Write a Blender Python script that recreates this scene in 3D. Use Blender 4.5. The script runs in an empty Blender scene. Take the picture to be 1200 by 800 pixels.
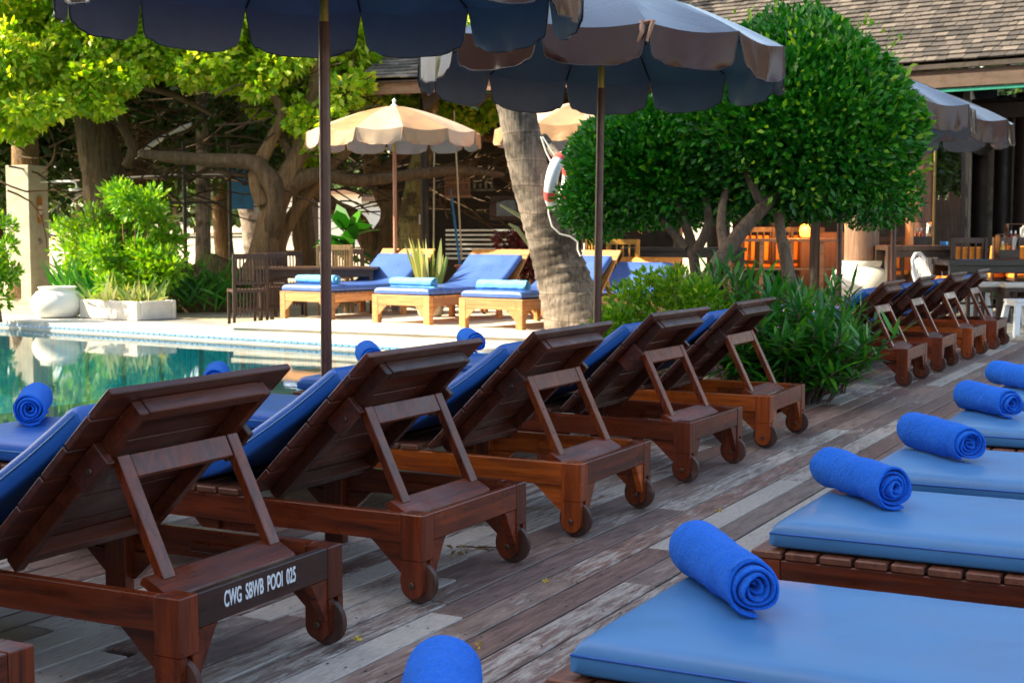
import bpy, bmesh, math, random
import numpy as np
from mathutils import Vector, Matrix, noise as mnoise
R = math.radians
random.seed(7); rng = np.random.default_rng(7)
scene = bpy.context.scene
COL = scene.collection
# ---------------------------------------------------------------- camera
CH, CF, CP, CR, CY = 1.2496, 1654.1, 0.07697, -0.0015, 0.48668
fw = Vector((-math.sin(CY)*math.cos(CP), math.cos(CY)*math.cos(CP), -math.sin(CP)))
_r = Vector((math.cos(CY), math.sin(CY), 0)); _u = _r.cross(fw)
rt = math.cos(CR)*_r + math.sin(CR)*_u; up = -math.sin(CR)*_r + math.cos(CR)*_u
CAM = Vector((0, 0, CH))
cd = bpy.data.cameras.new('camera'); cam = bpy.data.objects.new('camera', cd); COL.objects.link(cam)
cam.matrix_world = Matrix(((rt.x, up.x, -fw.x, 0), (rt.y, up.y, -fw.y, 0), (rt.z, up.z, -fw.z, CH), (0, 0, 0, 1)))
cd.sensor_width = 36; cd.lens = CF/1200*36; cd.clip_end = 2000; cd.clip_start = .05
cd.dof.use_dof = True; cd.dof.focus_distance = 5.0; cd.dof.aperture_fstop = 9
scene.camera = cam
# ---------------------------------------------------------------- light
SUN_AZ = Vector((-.86, -.51)).normalized(); SUN_EL = 38
sdir = Vector((SUN_AZ.x*math.cos(R(SUN_EL)), SUN_AZ.y*math.cos(R(SUN_EL)), math.sin(R(SUN_EL))))
sl = bpy.data.lights.new('sun', 'SUN'); sl.energy = 4.1; sl.angle = R(.6); sl.color = (1, .88, .62)
so = bpy.data.objects.new('sun', sl); COL.objects.link(so)
so.rotation_euler = sdir.to_track_quat('Z', 'Y').to_euler(); so.location = (0, 0, 30)
w = bpy.data.worlds.new('World'); scene.world = w; w.use_nodes = True
nt = w.node_tree; bg = nt.nodes['Background']
sky = nt.nodes.new('ShaderNodeTexSky'); sky.sky_type = 'NISHITA'; sky.sun_disc = False
sky.sun_elevation = R(SUN_EL); sky.sun_rotation = math.atan2(SUN_AZ.x, SUN_AZ.y)
sky.dust_density = 2.5
tint = nt.nodes.new('ShaderNodeMix'); tint.data_type = 'RGBA'; tint.blend_type = 'MULTIPLY'; tint.inputs[0].default_value = 1
tint.inputs[7].default_value = (1.11, 1.0, .86, 1)
nt.links.new(sky.outputs[0], tint.inputs[6]); nt.links.new(tint.outputs[2], bg.inputs[0]); bg.inputs[1].default_value = .15
scene.view_settings.view_transform = 'Standard'; scene.view_settings.look = 'None'
scene.view_settings.exposure = 1.95; scene.view_settings.gamma = 1
scene.render.engine = 'CYCLES'
scene.cycles.max_bounces = 8; scene.cycles.transparent_max_bounces = 12
scene.cycles.caustics_reflective = False; scene.cycles.caustics_refractive = False
scene.cycles.sample_clamp_indirect = 6

def P(px, py, D):                       # a point of the place at depth D along the view
    return CAM + (fw*CF + rt*(px-600) - up*(py-400))*(D/CF)
def G(px, py, z=0.):                    # a point of the ground plane z
    d = fw*CF + rt*(px-600) - up*(py-400)
    return CAM + d*((z-CH)/d.z)
def XY(px, D, z=0.):
    p = P(px, 272, D); return Vector((p.x, p.y, z))

# ---------------------------------------------------------------- materials
def newmat(name):
    m = bpy.data.materials.new(name); m.use_nodes = True
    return m, m.node_tree, m.node_tree.nodes['Principled BSDF']
def ramp(nt, stops, fac=None, interp='LINEAR'):
    n = nt.nodes.new('ShaderNodeValToRGB'); n.color_ramp.interpolation = interp
    e = n.color_ramp.elements
    while len(e) > 1: e.remove(e[-1])
    e[0].position = stops[0][0]; e[0].color = (*stops[0][1], 1)
    for p, c in stops[1:]:
        k = e.new(p); k.color = (*c, 1)
    if fac: nt.links.new(fac, n.inputs[0])
    return n
def coords(nt, scale=(1, 1, 1), rnd=True):
    tc = nt.nodes.new('ShaderNodeTexCoord'); mp = nt.nodes.new('ShaderNodeMapping')
    mp.inputs['Scale'].default_value = scale
    nt.links.new(tc.outputs['Object'], mp.inputs['Vector'])
    if rnd:
        oi = nt.nodes.new('ShaderNodeObjectInfo'); vm = nt.nodes.new('ShaderNodeVectorMath'); vm.operation = 'MULTIPLY'
        cx = nt.nodes.new('ShaderNodeCombineXYZ')
        for i in range(3): nt.links.new(oi.outputs['Random'], cx.inputs[i])
        nt.links.new(cx.outputs[0], vm.inputs[0]); vm.inputs[1].default_value = (37, 53, 71)
        nt.links.new(vm.outputs[0], mp.inputs['Location'])
    return mp.outputs[0]
def noise(nt, vec, scale, detail=4, rough=.55, dist=0):
    n = nt.nodes.new('ShaderNodeTexNoise'); n.inputs['Scale'].default_value = scale
    n.inputs['Detail'].default_value = detail; n.inputs['Roughness'].default_value = rough
    n.inputs['Distortion'].default_value = dist
    nt.links.new(vec, n.inputs['Vector']); return n.outputs['Fac']
def bump(nt, b, h, strength=.3, dist=.01):
    n = nt.nodes.new('ShaderNodeBump'); n.inputs['Strength'].default_value = strength
    n.inputs['Distance'].default_value = dist
    nt.links.new(h, n.inputs['Height']); nt.links.new(n.outputs[0], b.inputs['Normal']); return n
def mixc(nt, f, a, b, mode='MIX'):
    n = nt.nodes.new('ShaderNodeMix'); n.data_type = 'RGBA'; n.blend_type = mode
    for s, v in ((n.inputs[0], f), (n.inputs[6], a), (n.inputs[7], b)):
        if hasattr(v, 'links') or hasattr(v, 'is_linked'): nt.links.new(v, s)
        elif isinstance(v, (int, float)): s.default_value = v
        else: s.default_value = (*v, 1)
    return n.outputs[2]
def rrange(nt, b, f, lo, hi):
    n = nt.nodes.new('ShaderNodeMapRange'); n.inputs['To Min'].default_value = lo; n.inputs['To Max'].default_value = hi
    n.inputs['From Min'].default_value = .3; n.inputs['From Max'].default_value = .7
    nt.links.new(f, n.inputs[0]); nt.links.new(n.outputs[0], b.inputs['Roughness'])
def plain(name, c, rough=.5, metal=0, var=.25, sc=6, bmp=.15, bd=.004, spec=.5):
    m, nt, b = newmat(name); v = coords(nt)
    f = noise(nt, v, sc, 5)
    cr = ramp(nt, [(.3, tuple(x*(1-var) for x in c)), (.7, tuple(min(1, x*(1+var)) for x in c))], f)
    nt.links.new(cr.outputs[0], b.inputs['Base Color']); b.inputs['Metallic'].default_value = metal
    b.inputs['Specular IOR Level'].default_value = spec
    f2 = noise(nt, v, sc*7, 4); rrange(nt, b, f2, rough*.85, min(1, rough*1.2))
    if bmp: bump(nt, b, f2, bmp, bd)
    return m
def wood(name, c1, c2, axis, rough=.30, fine=1.0, worn=None, bm_=(.25, .002)):
    m, nt, b = newmat(name)
    s = [16*fine]*3; s[axis] = 1.1*fine
    v = coords(nt, tuple(s)); f = noise(nt, v, 1.6, 7, .62, .6); f2 = noise(nt, v, 7, 3, .5)
    cr = ramp(nt, [(.28, c1), (.5, tuple((a+bb)/2 for a, bb in zip(c1, c2))), (.72, c2)], f)
    oi = nt.nodes.new('ShaderNodeObjectInfo')
    vr = ramp(nt, [(0, (.60, .58, .58)), (1, (1.3, 1.2, 1.1))], oi.outputs['Random'])
    col = mixc(nt, 1.0, cr.outputs[0], vr.outputs[0], 'MULTIPLY')
    st = ramp(nt, [(.36, (.5, .46, .44)), (.46, (1, 1, 1))], f2)
    col = mixc(nt, .55, col, st.outputs[0], 'MULTIPLY')
    v2 = coords(nt, (1, 1, 1)); g = noise(nt, v2, 9, 5, .65)
    if worn:
        wr = ramp(nt, [(.60, (0, 0, 0)), (.70, (1, 1, 1))], g)
        col = mixc(nt, wr.outputs[0], col, worn)
    nt.links.new(col, b.inputs['Base Color']); rrange(nt, b, g, rough*.75, rough*1.5)
    bump(nt, b, f2, *bm_)
    return m
RED1, RED2 = (.034, .006, .003), (.215, .036, .007)
WX = wood('teak_x', RED1, RED2, 0); WY = wood('teak_y', RED1, RED2, 1); WZ = wood('teak_z', RED1, RED2, 2)
BACKW = wood('teak_shaded', (.022, .005, .003), (.100, .021, .008), 1, .34)  # dark teak: shade under the raised backs put into the colour
SLAT = wood('teak_slat', (.08, .022, .012), (.22, .085, .045), 1, .42, 1, (.24, .17, .13))
DARKW = wood('dark_board', (.018, .007, .006), (.05, .018, .014), 1, .35)
DKZ = wood('dark_timber', (.007, .004, .003), (.020, .011, .008), 2, .45)
COLW = wood('column_timber', (.06, .028, .018), (.14, .07, .042), 2, .45, .5)
BLACKW = wood('black_timber', (.012, .012, .014), (.03, .03, .034), 0, .3)
ORW = wood('honey_timber', (.45, .16, .03), (.75, .34, .07), 0, .4)
YELW = wood('yellow_timber', (.40, .20, .03), (.70, .40, .07), 2, .4)
POLE = wood('pole_timber', (.035, .010, .007), (.10, .030, .016), 2, .35)
PLAW = plain('pale_timber', (.60, .53, .44), .7, var=.15, sc=4)
FASC = wood('fascia_timber', (.20, .12, .08), (.34, .22, .15), 0, .6, .4)
FASD = wood('fascia_dark', (.045, .028, .02), (.085, .052, .036), 0, .6, .4)
WICK = wood('wicker', (.22, .15, .07), (.42, .30, .15), 2, .6)
STEEL = plain('steel', (.35, .33, .31), .4, 1)
RUST = plain('aged_bolt', (.10, .06, .04), .5, .8)
BRASS = plain('brass', (.45, .33, .08), .35, .9)
RUBBER = wood('wheel_wood', (.035, .013, .010), (.10, .038, .024), 2, .5, 1, (.14, .10, .08))
STENCIL = plain('stencil_paint', (.72, .74, .78), .6, var=.15, sc=40)
WHITEC = plain('white_glaze', (.78, .76, .70), .35, var=.05, bmp=.05)
STONE = plain('cast_stone', (.50, .46, .38), .85, var=.2, sc=9, bmp=.4, bd=.01)
CONC = plain('concrete', (.24, .24, .24), .7, var=.2, sc=3, bmp=.2)
WHPL = plain('white_plastic', (.68, .72, .76), .35, var=.05, bmp=0)
TERR = plain('terrace_floor', (.30, .30, .28), .6, var=.15, sc=2)
SOIL = plain('soil', (.045, .035, .025), .95, var=.4, sc=12, bmp=.6, bd=.03)
CREAM = plain('cream_vinyl', (.50, .46, .40), .4, var=.08, bmp=.05)
ORANGE = plain('orange_cloth', (.85, .24, .02), .8, var=.12, sc=12)
TEAL = plain('teal_paint', (.01, .16, .12), .4)
GREENP = plain('green_paint', (.10, .28, .03), .5)
ROPE = plain('rope', (.45, .38, .24), .8, var=.2, sc=50)
WROPE = plain('white_rope', (.66, .66, .62), .8, var=.1, sc=50)
REDP = plain('red_band', (.65, .08, .07), .5, var=.1)
REDG = plain('red_glaze', (.40, .02, .02), .2, var=.1)
BOTR = plain('red_sauce', (.45, .03, .01), .2); BOTY = plain('yellow_sauce', (.75, .50, .02), .25)
PAPER = plain('paper', (.75, .75, .73), .8, var=.05)
BLUEP = plain('blue_paint', (.04, .25, .60), .5)
IRON = plain('dark_iron', (.02, .018, .018), .5)
SAND = plain('sand', (.40, .33, .22), .95, var=.12, sc=1.5, bmp=.5, bd=.03)
BARK = wood('bark', (.07, .042, .018), (.23, .15, .07), 2, .85, .7, None, (.9, .03)); TWIG = wood('twig_bark', (.03, .018, .008), (.10, .06, .03), 2, .85, .7)
BARKD = wood('bark_grey', (.07, .048, .034), (.20, .15, .11), 2, .85, .7, None, (.8, .02))
GREYV = plain('grey_glass', (.12, .16, .20), .15)
SHADEB = plain('shade_block_render', (.55, .50, .44), .8, var=.08, sc=1)
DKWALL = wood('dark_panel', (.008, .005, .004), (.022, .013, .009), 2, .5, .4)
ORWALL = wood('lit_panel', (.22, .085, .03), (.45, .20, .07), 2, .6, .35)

def vinyl(name, c, rough=.38):
    m, nt, b = newmat(name); v = coords(nt)
    f = noise(nt, v, 2.2, 5, .6); f2 = noise(nt, v, 120, 2)
    cr = ramp(nt, [(.3, tuple(x*.86 for x in c)), (.7, tuple(x*1.16 for x in c))], f)
    nt.links.new(cr.outputs[0], b.inputs['Base Color']); b.inputs['Specular IOR Level'].default_value = .55
    rrange(nt, b, f, rough*.8, rough*1.25)
    f3 = noise(nt, v, 5, 3, .5, .4)
    b1 = bump(nt, b, f2, .05, .0005); b2 = nt.nodes.new('ShaderNodeBump')
    b2.inputs['Strength'].default_value = .35; b2.inputs['Distance'].default_value = .012
    nt.links.new(f3, b2.inputs['Height']); nt.links.new(b2.outputs[0], b1.inputs['Normal'])
    return m
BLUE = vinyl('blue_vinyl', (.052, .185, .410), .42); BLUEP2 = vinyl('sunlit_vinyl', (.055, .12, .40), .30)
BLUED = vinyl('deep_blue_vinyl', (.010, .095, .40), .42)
def towelmat(name, c):
    m, nt, b = newmat(name); v = coords(nt)
    f = noise(nt, v, 150, 4, .8); f1 = noise(nt, v, 16, 5, .65, .6)
    cr = ramp(nt, [(.3, tuple(x*.72 for x in c)), (.72, tuple(min(1, x*1.25) for x in c))], f)
    nt.links.new(cr.outputs[0], b.inputs['Base Color']); b.inputs['Roughness'].default_value = .95
    b.inputs['Specular IOR Level'].default_value = .15
    b.inputs['Sheen Weight'].default_value = .25; b.inputs['Sheen Tint'].default_value = (.25, .5, 1, 1)
    b1 = bump(nt, b, f, 1, .006); b2 = nt.nodes.new('ShaderNodeBump')
    b2.inputs['Strength'].default_value = .7; b2.inputs['Distance'].default_value = .03
    nt.links.new(f1, b2.inputs['Height']); nt.links.new(b2.outputs[0], b1.inputs['Normal'])
    return m
TOWEL = towelmat('terry_blue', (.010, .150, .76)); TOWELP = towelmat('terry_pale', (.18, .50, .80))
def fabric(name, c, rough, trans=0, cr_s=5, spec=.5):
    m, nt, b = newmat(name); v = coords(nt); b.inputs['Specular IOR Level'].default_value = spec
    f = noise(nt, v, cr_s, 4, .6, .8)
    cr = ramp(nt, [(.3, tuple(x*.85 for x in c)), (.7, tuple(min(1, x*1.12) for x in c))], f)
    nt.links.new(cr.outputs[0], b.inputs['Base Color']); rrange(nt, b, f, rough*.7, rough*1.3)
    bump(nt, b, f, .35, .02)
    if trans:
        o = nt.nodes['Material Output']; t = nt.nodes.new('ShaderNodeBsdfTranslucent'); mx = nt.nodes.new('ShaderNodeMixShader')
        t.inputs[0].default_value = (*[min(1, x*1.2) for x in c], 1); mx.inputs[0].default_value = trans
        nt.links.new(b.outputs[0], mx.inputs[1]); nt.links.new(t.outputs[0], mx.inputs[2]); nt.links.new(mx.outputs[0], o.inputs[0])
    return m
BROWNF = fabric('brown_vinyl', (.048, .018, .012), .20, 0, 2.5, .22)
TOPF = fabric('sky_sheen_top', (.065, .085, .12), .14, 0, 2)  # blue sky reflected by the brown vinyl put into the base colour
INF = fabric('grey_lining', (.175, .215, .30), .7, .12)
TANF = fabric('tan_cloth', (.33, .185, .095), .5)
TANB = fabric('faded_cloth', (.46, .33, .24), .5)
INP = fabric('pale_lining', (.48, .48, .50), .7, .1)
PIPE = plain('piping_dark', (.02, .015, .018), .5, bmp=0); PIPT = plain('piping_tan', (.34, .18, .11), .5, bmp=0)

def leafmat(name, cols, trans=.35, rough=.35):
    m, nt, b = newmat(name)
    g = nt.nodes.new('ShaderNodeNewGeometry')
    n = len(cols); cr = ramp(nt, [(i/(n-1), c) for i, c in enumerate(cols)], g.outputs['Random Per Island'])
    nt.links.new(cr.outputs[0], b.inputs['Base Color']); b.inputs['Roughness'].default_value = rough
    b.inputs['Specular IOR Level'].default_value = .5
    t = nt.nodes.new('ShaderNodeBsdfTranslucent'); mx = nt.nodes.new('ShaderNodeMixShader')
    tc = mixc(nt, 1, cr.outputs[0], (1.5, 1.35, .5), 'MULTIPLY'); nt.links.new(tc, t.inputs[0])
    mx.inputs[0].default_value = trans
    nt.links.new(b.outputs[0], mx.inputs[1]); nt.links.new(t.outputs[0], mx.inputs[2])
    nt.links.new(mx.outputs[0], nt.nodes['Material Output'].inputs[0])
    return m
LTREE = leafmat('tree_leaf', [(.10, .28, .004), (.24, .45, .006), (.46, .58, .014), (.16, .38, .005), (.74, .70, .10)], .45, .5)
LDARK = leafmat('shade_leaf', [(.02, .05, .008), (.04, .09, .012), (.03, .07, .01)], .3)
LTOPI = leafmat('topiary_leaf', [(.005, .085, .007), (.014, .16, .010), (.035, .25, .012), (.008, .115, .010), (.11, .38, .02)], .25, .30)
LLANCE = leafmat('lance_leaf', [(.010, .10, .008), (.03, .18, .012), (.08, .28, .012), (.01, .12, .035)], .3, .33)
LBRIGHT = leafmat('bright_leaf', [(.07, .25, .004), (.15, .36, .007), (.30, .46, .02)], .35, .45)
LVAR = leafmat('variegated_leaf', [(.10, .20, .04), (.45, .45, .22), (.16, .28, .05), (.55, .52, .3)], .3)
LRED = leafmat('red_leaf', [(.10, .008, .012), (.16, .02, .02), (.05, .03, .01)], .3)
LFAR = leafmat('far_leaf', [(.05, .10, .02), (.10, .17, .03), (.16, .22, .05)], .2)

# ---------------------------------------------------------------- mesh builder
class MB:
    def __init__(s): s.v = []; s.f = []; s.mi = []; s.cur = 0
    def add(s, vs, fs):
        o = len(s.v); s.v += [tuple(a) for a in vs]; s.f += [tuple(i+o for i in f) for f in fs]; s.mi += [s.cur]*len(fs)
    def box(s, c, d, rot=None, bev=.003):
        hx, hy, hz = d[0]/2, d[1]/2, d[2]/2; b = min(bev, hx*.45, hy*.45, hz*.45); vs = []; idx = {}
        for sx in (-1, 1):
            for sy in (-1, 1):
                for sz in (-1, 1):
                    for k in range(3):
                        p = [sx*(hx-b), sy*(hy-b), sz*(hz-b)]; p[k] = (sx*hx, sy*hy, sz*hz)[k]
                        idx[(sx, sy, sz, k)] = len(vs); vs.append(Vector(p))
        fs = []
        for k in range(3):
            a, c2 = [(1, 2), (0, 2), (0, 1)][k]
            for sg in (-1, 1):
                q = []
                for (i, j) in ((-1, -1), (1, -1), (1, 1), (-1, 1)):
                    t = [0, 0, 0]; t[k] = sg; t[a] = i; t[c2] = j; q.append(idx[(*t, k)])
                fs.append(q)
        for k in range(3):
            a, c2 = [(1, 2), (0, 2), (0, 1)][k]
            for i in (-1, 1):
                for j in (-1, 1):
                    t0 = [0, 0, 0]; t1 = [0, 0, 0]
                    t0[k] = -1; t1[k] = 1; t0[a] = t1[a] = i; t0[c2] = t1[c2] = j
                    fs.append([idx[(*t0, a)], idx[(*t1, a)], idx[(*t1, c2)], idx[(*t0, c2)]])
        for sx in (-1, 1):
            for sy in (-1, 1):
                for sz in (-1, 1): fs.append([idx[(sx, sy, sz, k)] for k in range(3)])
        c = Vector(c)
        s.add([(rot @ p if rot else p) + c for p in vs], fs); return s
    def beam(s, a, b, wd, th, side=(0, 1, 0), bev=.003):
        a, b = Vector(a), Vector(b); d = b-a; L = d.length; x = d.normalized(); y = Vector(side); y = (y - x*x.dot(y)).normalized(); z = x.cross(y)
        rot = Matrix((x, y, z)).transposed(); s.box((a+b)/2, (L, wd, th), rot, bev); return s
    def tube(s, pts, rad, n=10, jit=0, cap=True, closed=False):
        pts = [Vector(p) for p in pts]; m = len(pts)
        if not hasattr(rad, '__len__'): rad = [rad]*m
        vs = []; fs = []; prev = None
        for i, p in enumerate(pts):
            if closed: t = (pts[(i+1) % m]-pts[i-1]).normalized()
            else: t = (pts[min(i+1, m-1)]-pts[max(i-1, 0)]).normalized()
            if prev is None:
                a = Vector((0, 0, 1)) if abs(t.z) < .9 else Vector((1, 0, 0)); x = t.cross(a).normalized()
            else: x = (prev - t*t.dot(prev)).normalized()
            prev = x; y = t.cross(x)
            for k in range(n):
                an = 2*math.pi*k/n; r = rad[i]*(1+random.uniform(-jit, jit)); vs.append(p + x*(r*math.cos(an)) + y*(r*math.sin(an)))
        for i in range(m if closed else m-1):
            j = (i+1) % m
            for k in range(n): fs.append((i*n+k, i*n+(k+1) % n, j*n+(k+1) % n, j*n+k))
        if cap and not closed: fs.append(tuple(range(n))[::-1]); fs.append(tuple((m-1)*n+k for k in range(n)))
        s.add(vs, fs); return s
    def lathe(s, prof, c=(0, 0, 0), n=32):
        vs = []; fs = []; m = len(prof); c = Vector(c)
        for r, z in prof:
            for k in range(n):
                a = 2*math.pi*k/n; vs.append(c+Vector((r*math.cos(a), r*math.sin(a), z)))
        for i in range(m-1):
            for k in range(n): fs.append((i*n+k, i*n+(k+1) % n, (i+1)*n+(k+1) % n, (i+1)*n+k))
        if prof[0][0] > 1e-4: fs.append(tuple(range(n))[::-1])
        if prof[-1][0] > 1e-4: fs.append(tuple((m-1)*n+k for k in range(n)))
        s.add(vs, fs); return s
    def prism(s, poly, fn, a, b):          # poly 2d, fn(p,q,t)->3d, extruded t from a to b
        n = len(poly); vs = [fn(p, q, a) for p, q in poly] + [fn(p, q, b) for p, q in poly]
        fs = [tuple(range(n))[::-1], tuple(range(n, 2*n))] + [(i, (i+1) % n, n+(i+1) % n, n+i) for i in range(n)]
        s.add(vs, fs); return s
    def disc_y(s, c, r, y0, y1, n=32, bev=.003):   # wheel-like disc with its axis along Y
        prof = [(0, y0), (r-bev, y0), (r, y0+bev), (r, y1-bev), (r-bev, y1), (0, y1)]; vs = []; fs = []; m = len(prof)
        for rr, y in prof:
            for k in range(n):
                a = 2*math.pi*k/n; vs.append((c[0]+rr*math.cos(a), y, c[1]+rr*math.sin(a)))
        for i in range(m-1):
            for k in range(n): fs.append((i*n+k, i*n+(k+1) % n, (i+1)*n+(k+1) % n, (i+1)*n+k))
        s.add(vs, fs); return s
    def build(s, name, mat, parent=None, smooth=None, merge=False):
        me = bpy.data.meshes.new(name); me.from_pydata([tuple(v) for v in s.v], [], s.f)
        for m in (mat if isinstance(mat, (list, tuple)) else [mat]): me.materials.append(m)
        if any(s.mi): me.polygons.foreach_set('material_index', s.mi)
        bm = bmesh.new(); bm.from_mesh(me)
        bmesh.ops.remove_doubles(bm, verts=bm.verts, dist=1e-5)
        bmesh.ops.recalc_face_normals(bm, faces=bm.faces); bm.to_mesh(me); bm.free()
        if smooth is not None:
            me.shade_smooth(); me.set_sharp_from_angle(angle=R(smooth))
        o = bpy.data.objects.new(name, me); COL.objects.link(o); o.parent = parent
        return o
def grid_mesh(name, fn, nu, nv, mat, parent=None, closed_u=False, smooth=40):
    m = MB(); vs = [fn(i/nu, j/nv) for j in range(nv+1) for i in range(nu+1)]
    fs = [(j*(nu+1)+i, j*(nu+1)+i+1, (j+1)*(nu+1)+i+1, (j+1)*(nu+1)+i) for j in range(nv) for i in range(nu)]
    m.add(vs, fs); return m.build(name, mat, parent, smooth)
def tag(o, label=None, cat=None, group=None, kind=None):
    if label: o['label'] = label
    if cat: o['category'] = cat
    if group: o['group'] = group
    if kind: o['kind'] = kind
    return o
def empty(name, loc=(0, 0, 0), rz=0):
    o = bpy.data.objects.new(name, None); COL.objects.link(o); o.location = loc; o.rotation_euler = (0, 0, rz)
    o.empty_display_size = .1; return o
def kids(o): return [c for c in bpy.data.objects if c.parent == o]
def copy_tree(o, parent=None):
    c = o.copy(); COL.objects.link(c)
    if parent: c.parent = parent
    for ch in kids(o):
        if ch is not c: copy_tree(ch, c)
    return c
def place(proto, first, loc, rz, label, scale=None):
    o = proto if first else copy_tree(proto)
    o.location = loc; o.rotation_euler = (0, 0, rz); o['label'] = label
    if scale: o.scale = scale
    return o
def leaf_mesh(name, C, dirs, nrm, L, W, mat, parent=None, fold=.25, lance=False):
    C = np.asarray(C, float); n = len(C); d = dirs/np.linalg.norm(dirs, axis=1)[:, None]
    s = np.cross(d, nrm); s /= (np.linalg.norm(s, axis=1)[:, None]+1e-9); u = np.cross(s, d)
    L = np.broadcast_to(np.asarray(L, float), (n,))[:, None]; W = np.broadcast_to(np.asarray(W, float), (n,))[:, None]
    if not lance:
        V = np.stack([C, C+d*L*.5+s*W*.5+u*W*fold, C+d*L, C+d*L*.5-s*W*.5+u*W*fold], 1).reshape(-1, 3)
        k = 4; F = [(0, 1, 2), (0, 2, 3)]
    else:
        dn = np.array([0, 0, -1.])*L*.16*np.clip(1.15-np.abs(d[:, 2:3]), 0, 1)
        V = np.stack([C, C+d*L*.3+s*W*.5, C+d*L*.3-s*W*.5, C+d*L*.65+s*W*.42+dn*.5, C+d*L*.65-s*W*.42+dn*.5, C+d*L+dn*1.6], 1).reshape(-1, 3)
        k = 6; F = [(0, 1, 2), (1, 3, 4), (1, 4, 2), (3, 5, 4)]
    F = np.array(F); faces = (np.arange(n)[:, None, None]*k + F[None]).reshape(-1, 3)
    me = bpy.data.meshes.new(name); me.vertices.add(len(V)); me.vertices.foreach_set('co', V.ravel())
    me.loops.add(faces.size); me.loops.foreach_set('vertex_index', faces.ravel().astype(np.int32))
    me.polygons.add(len(faces)); me.polygons.foreach_set('loop_start', np.arange(0, faces.size, 3, dtype=np.int32))
    me.polygons.foreach_set('loop_total', np.full(len(faces), 3, dtype=np.int32))
    me.materials.append(mat); me.update(calc_edges=True)
    o = bpy.data.objects.new(name, me); COL.objects.link(o); o.parent = parent; return o
def unit(n):
    v = rng.normal(size=(n, 3)); return v/np.linalg.norm(v, axis=1)[:, None]
def clumps(centers, radii, per, thick=.45):
    C, N = [], []
    for c, r in zip(centers, radii):
        v = unit(per); rr = r*(1-thick*rng.random(per)**1.5)[:, None]
        C.append(np.array(c)+v*rr*np.array([1, 1, .8])); N.append(v)
    return np.concatenate(C), np.concatenate(N)

# ---------------------------------------------------------------- the setting
def struct(o, kind='structure'): o['kind'] = kind; return o
ZF = .06
POOL_X = -5.45
def far_y(x): return 12.75-.14*(x+8)
# ground: a sheet with the pool's opening left out, rising gently to the shore far away
def rise(y): return ZF + max(0, (y-30))*.020
g = MB()
XL, XR = -600, 600
ys = [None, 30, 40, 60, 90, 140]
for a, b in ((XL, -60), (-60, -30), (-30, POOL_X), (POOL_X, 60), (60, XR)):
    rows = []
    for y in ys:
        if y is None: rows.append(((a, far_y(max(a, -30))+.02 if a < POOL_X else 17.8, ZF), (b, (far_y(max(b, -30))+.02) if b <= POOL_X and a < POOL_X else 17.8, ZF)))
        else: rows.append(((a, y, rise(y)), (b, y, rise(y))))
    rows.append(((a, 900, rise(140)), (b, 900, rise(140))))
    for r0, r1 in zip(rows[:-1], rows[1:]): g.add([r0[0], r0[1], r1[1], r1[0]], [(0, 1, 2, 3)])
gz = -.12
g.add([(POOL_X-.05, -8, gz), (XR, -8, gz), (XR, 17.8, gz), (POOL_X-.05, 17.8, gz)], [(0, 1, 2, 3)])
g.add([(XL, -600, gz), (XR, -600, gz), (XR, -8, gz), (XL, -8, gz)], [(0, 1, 2, 3)])
g.add([(XL, -8, gz), (-60, -8, gz), (-60, 17, gz), (XL, 17, gz)], [(0, 1, 2, 3)])
struct(g.build('sand_ground', SAND))

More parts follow.
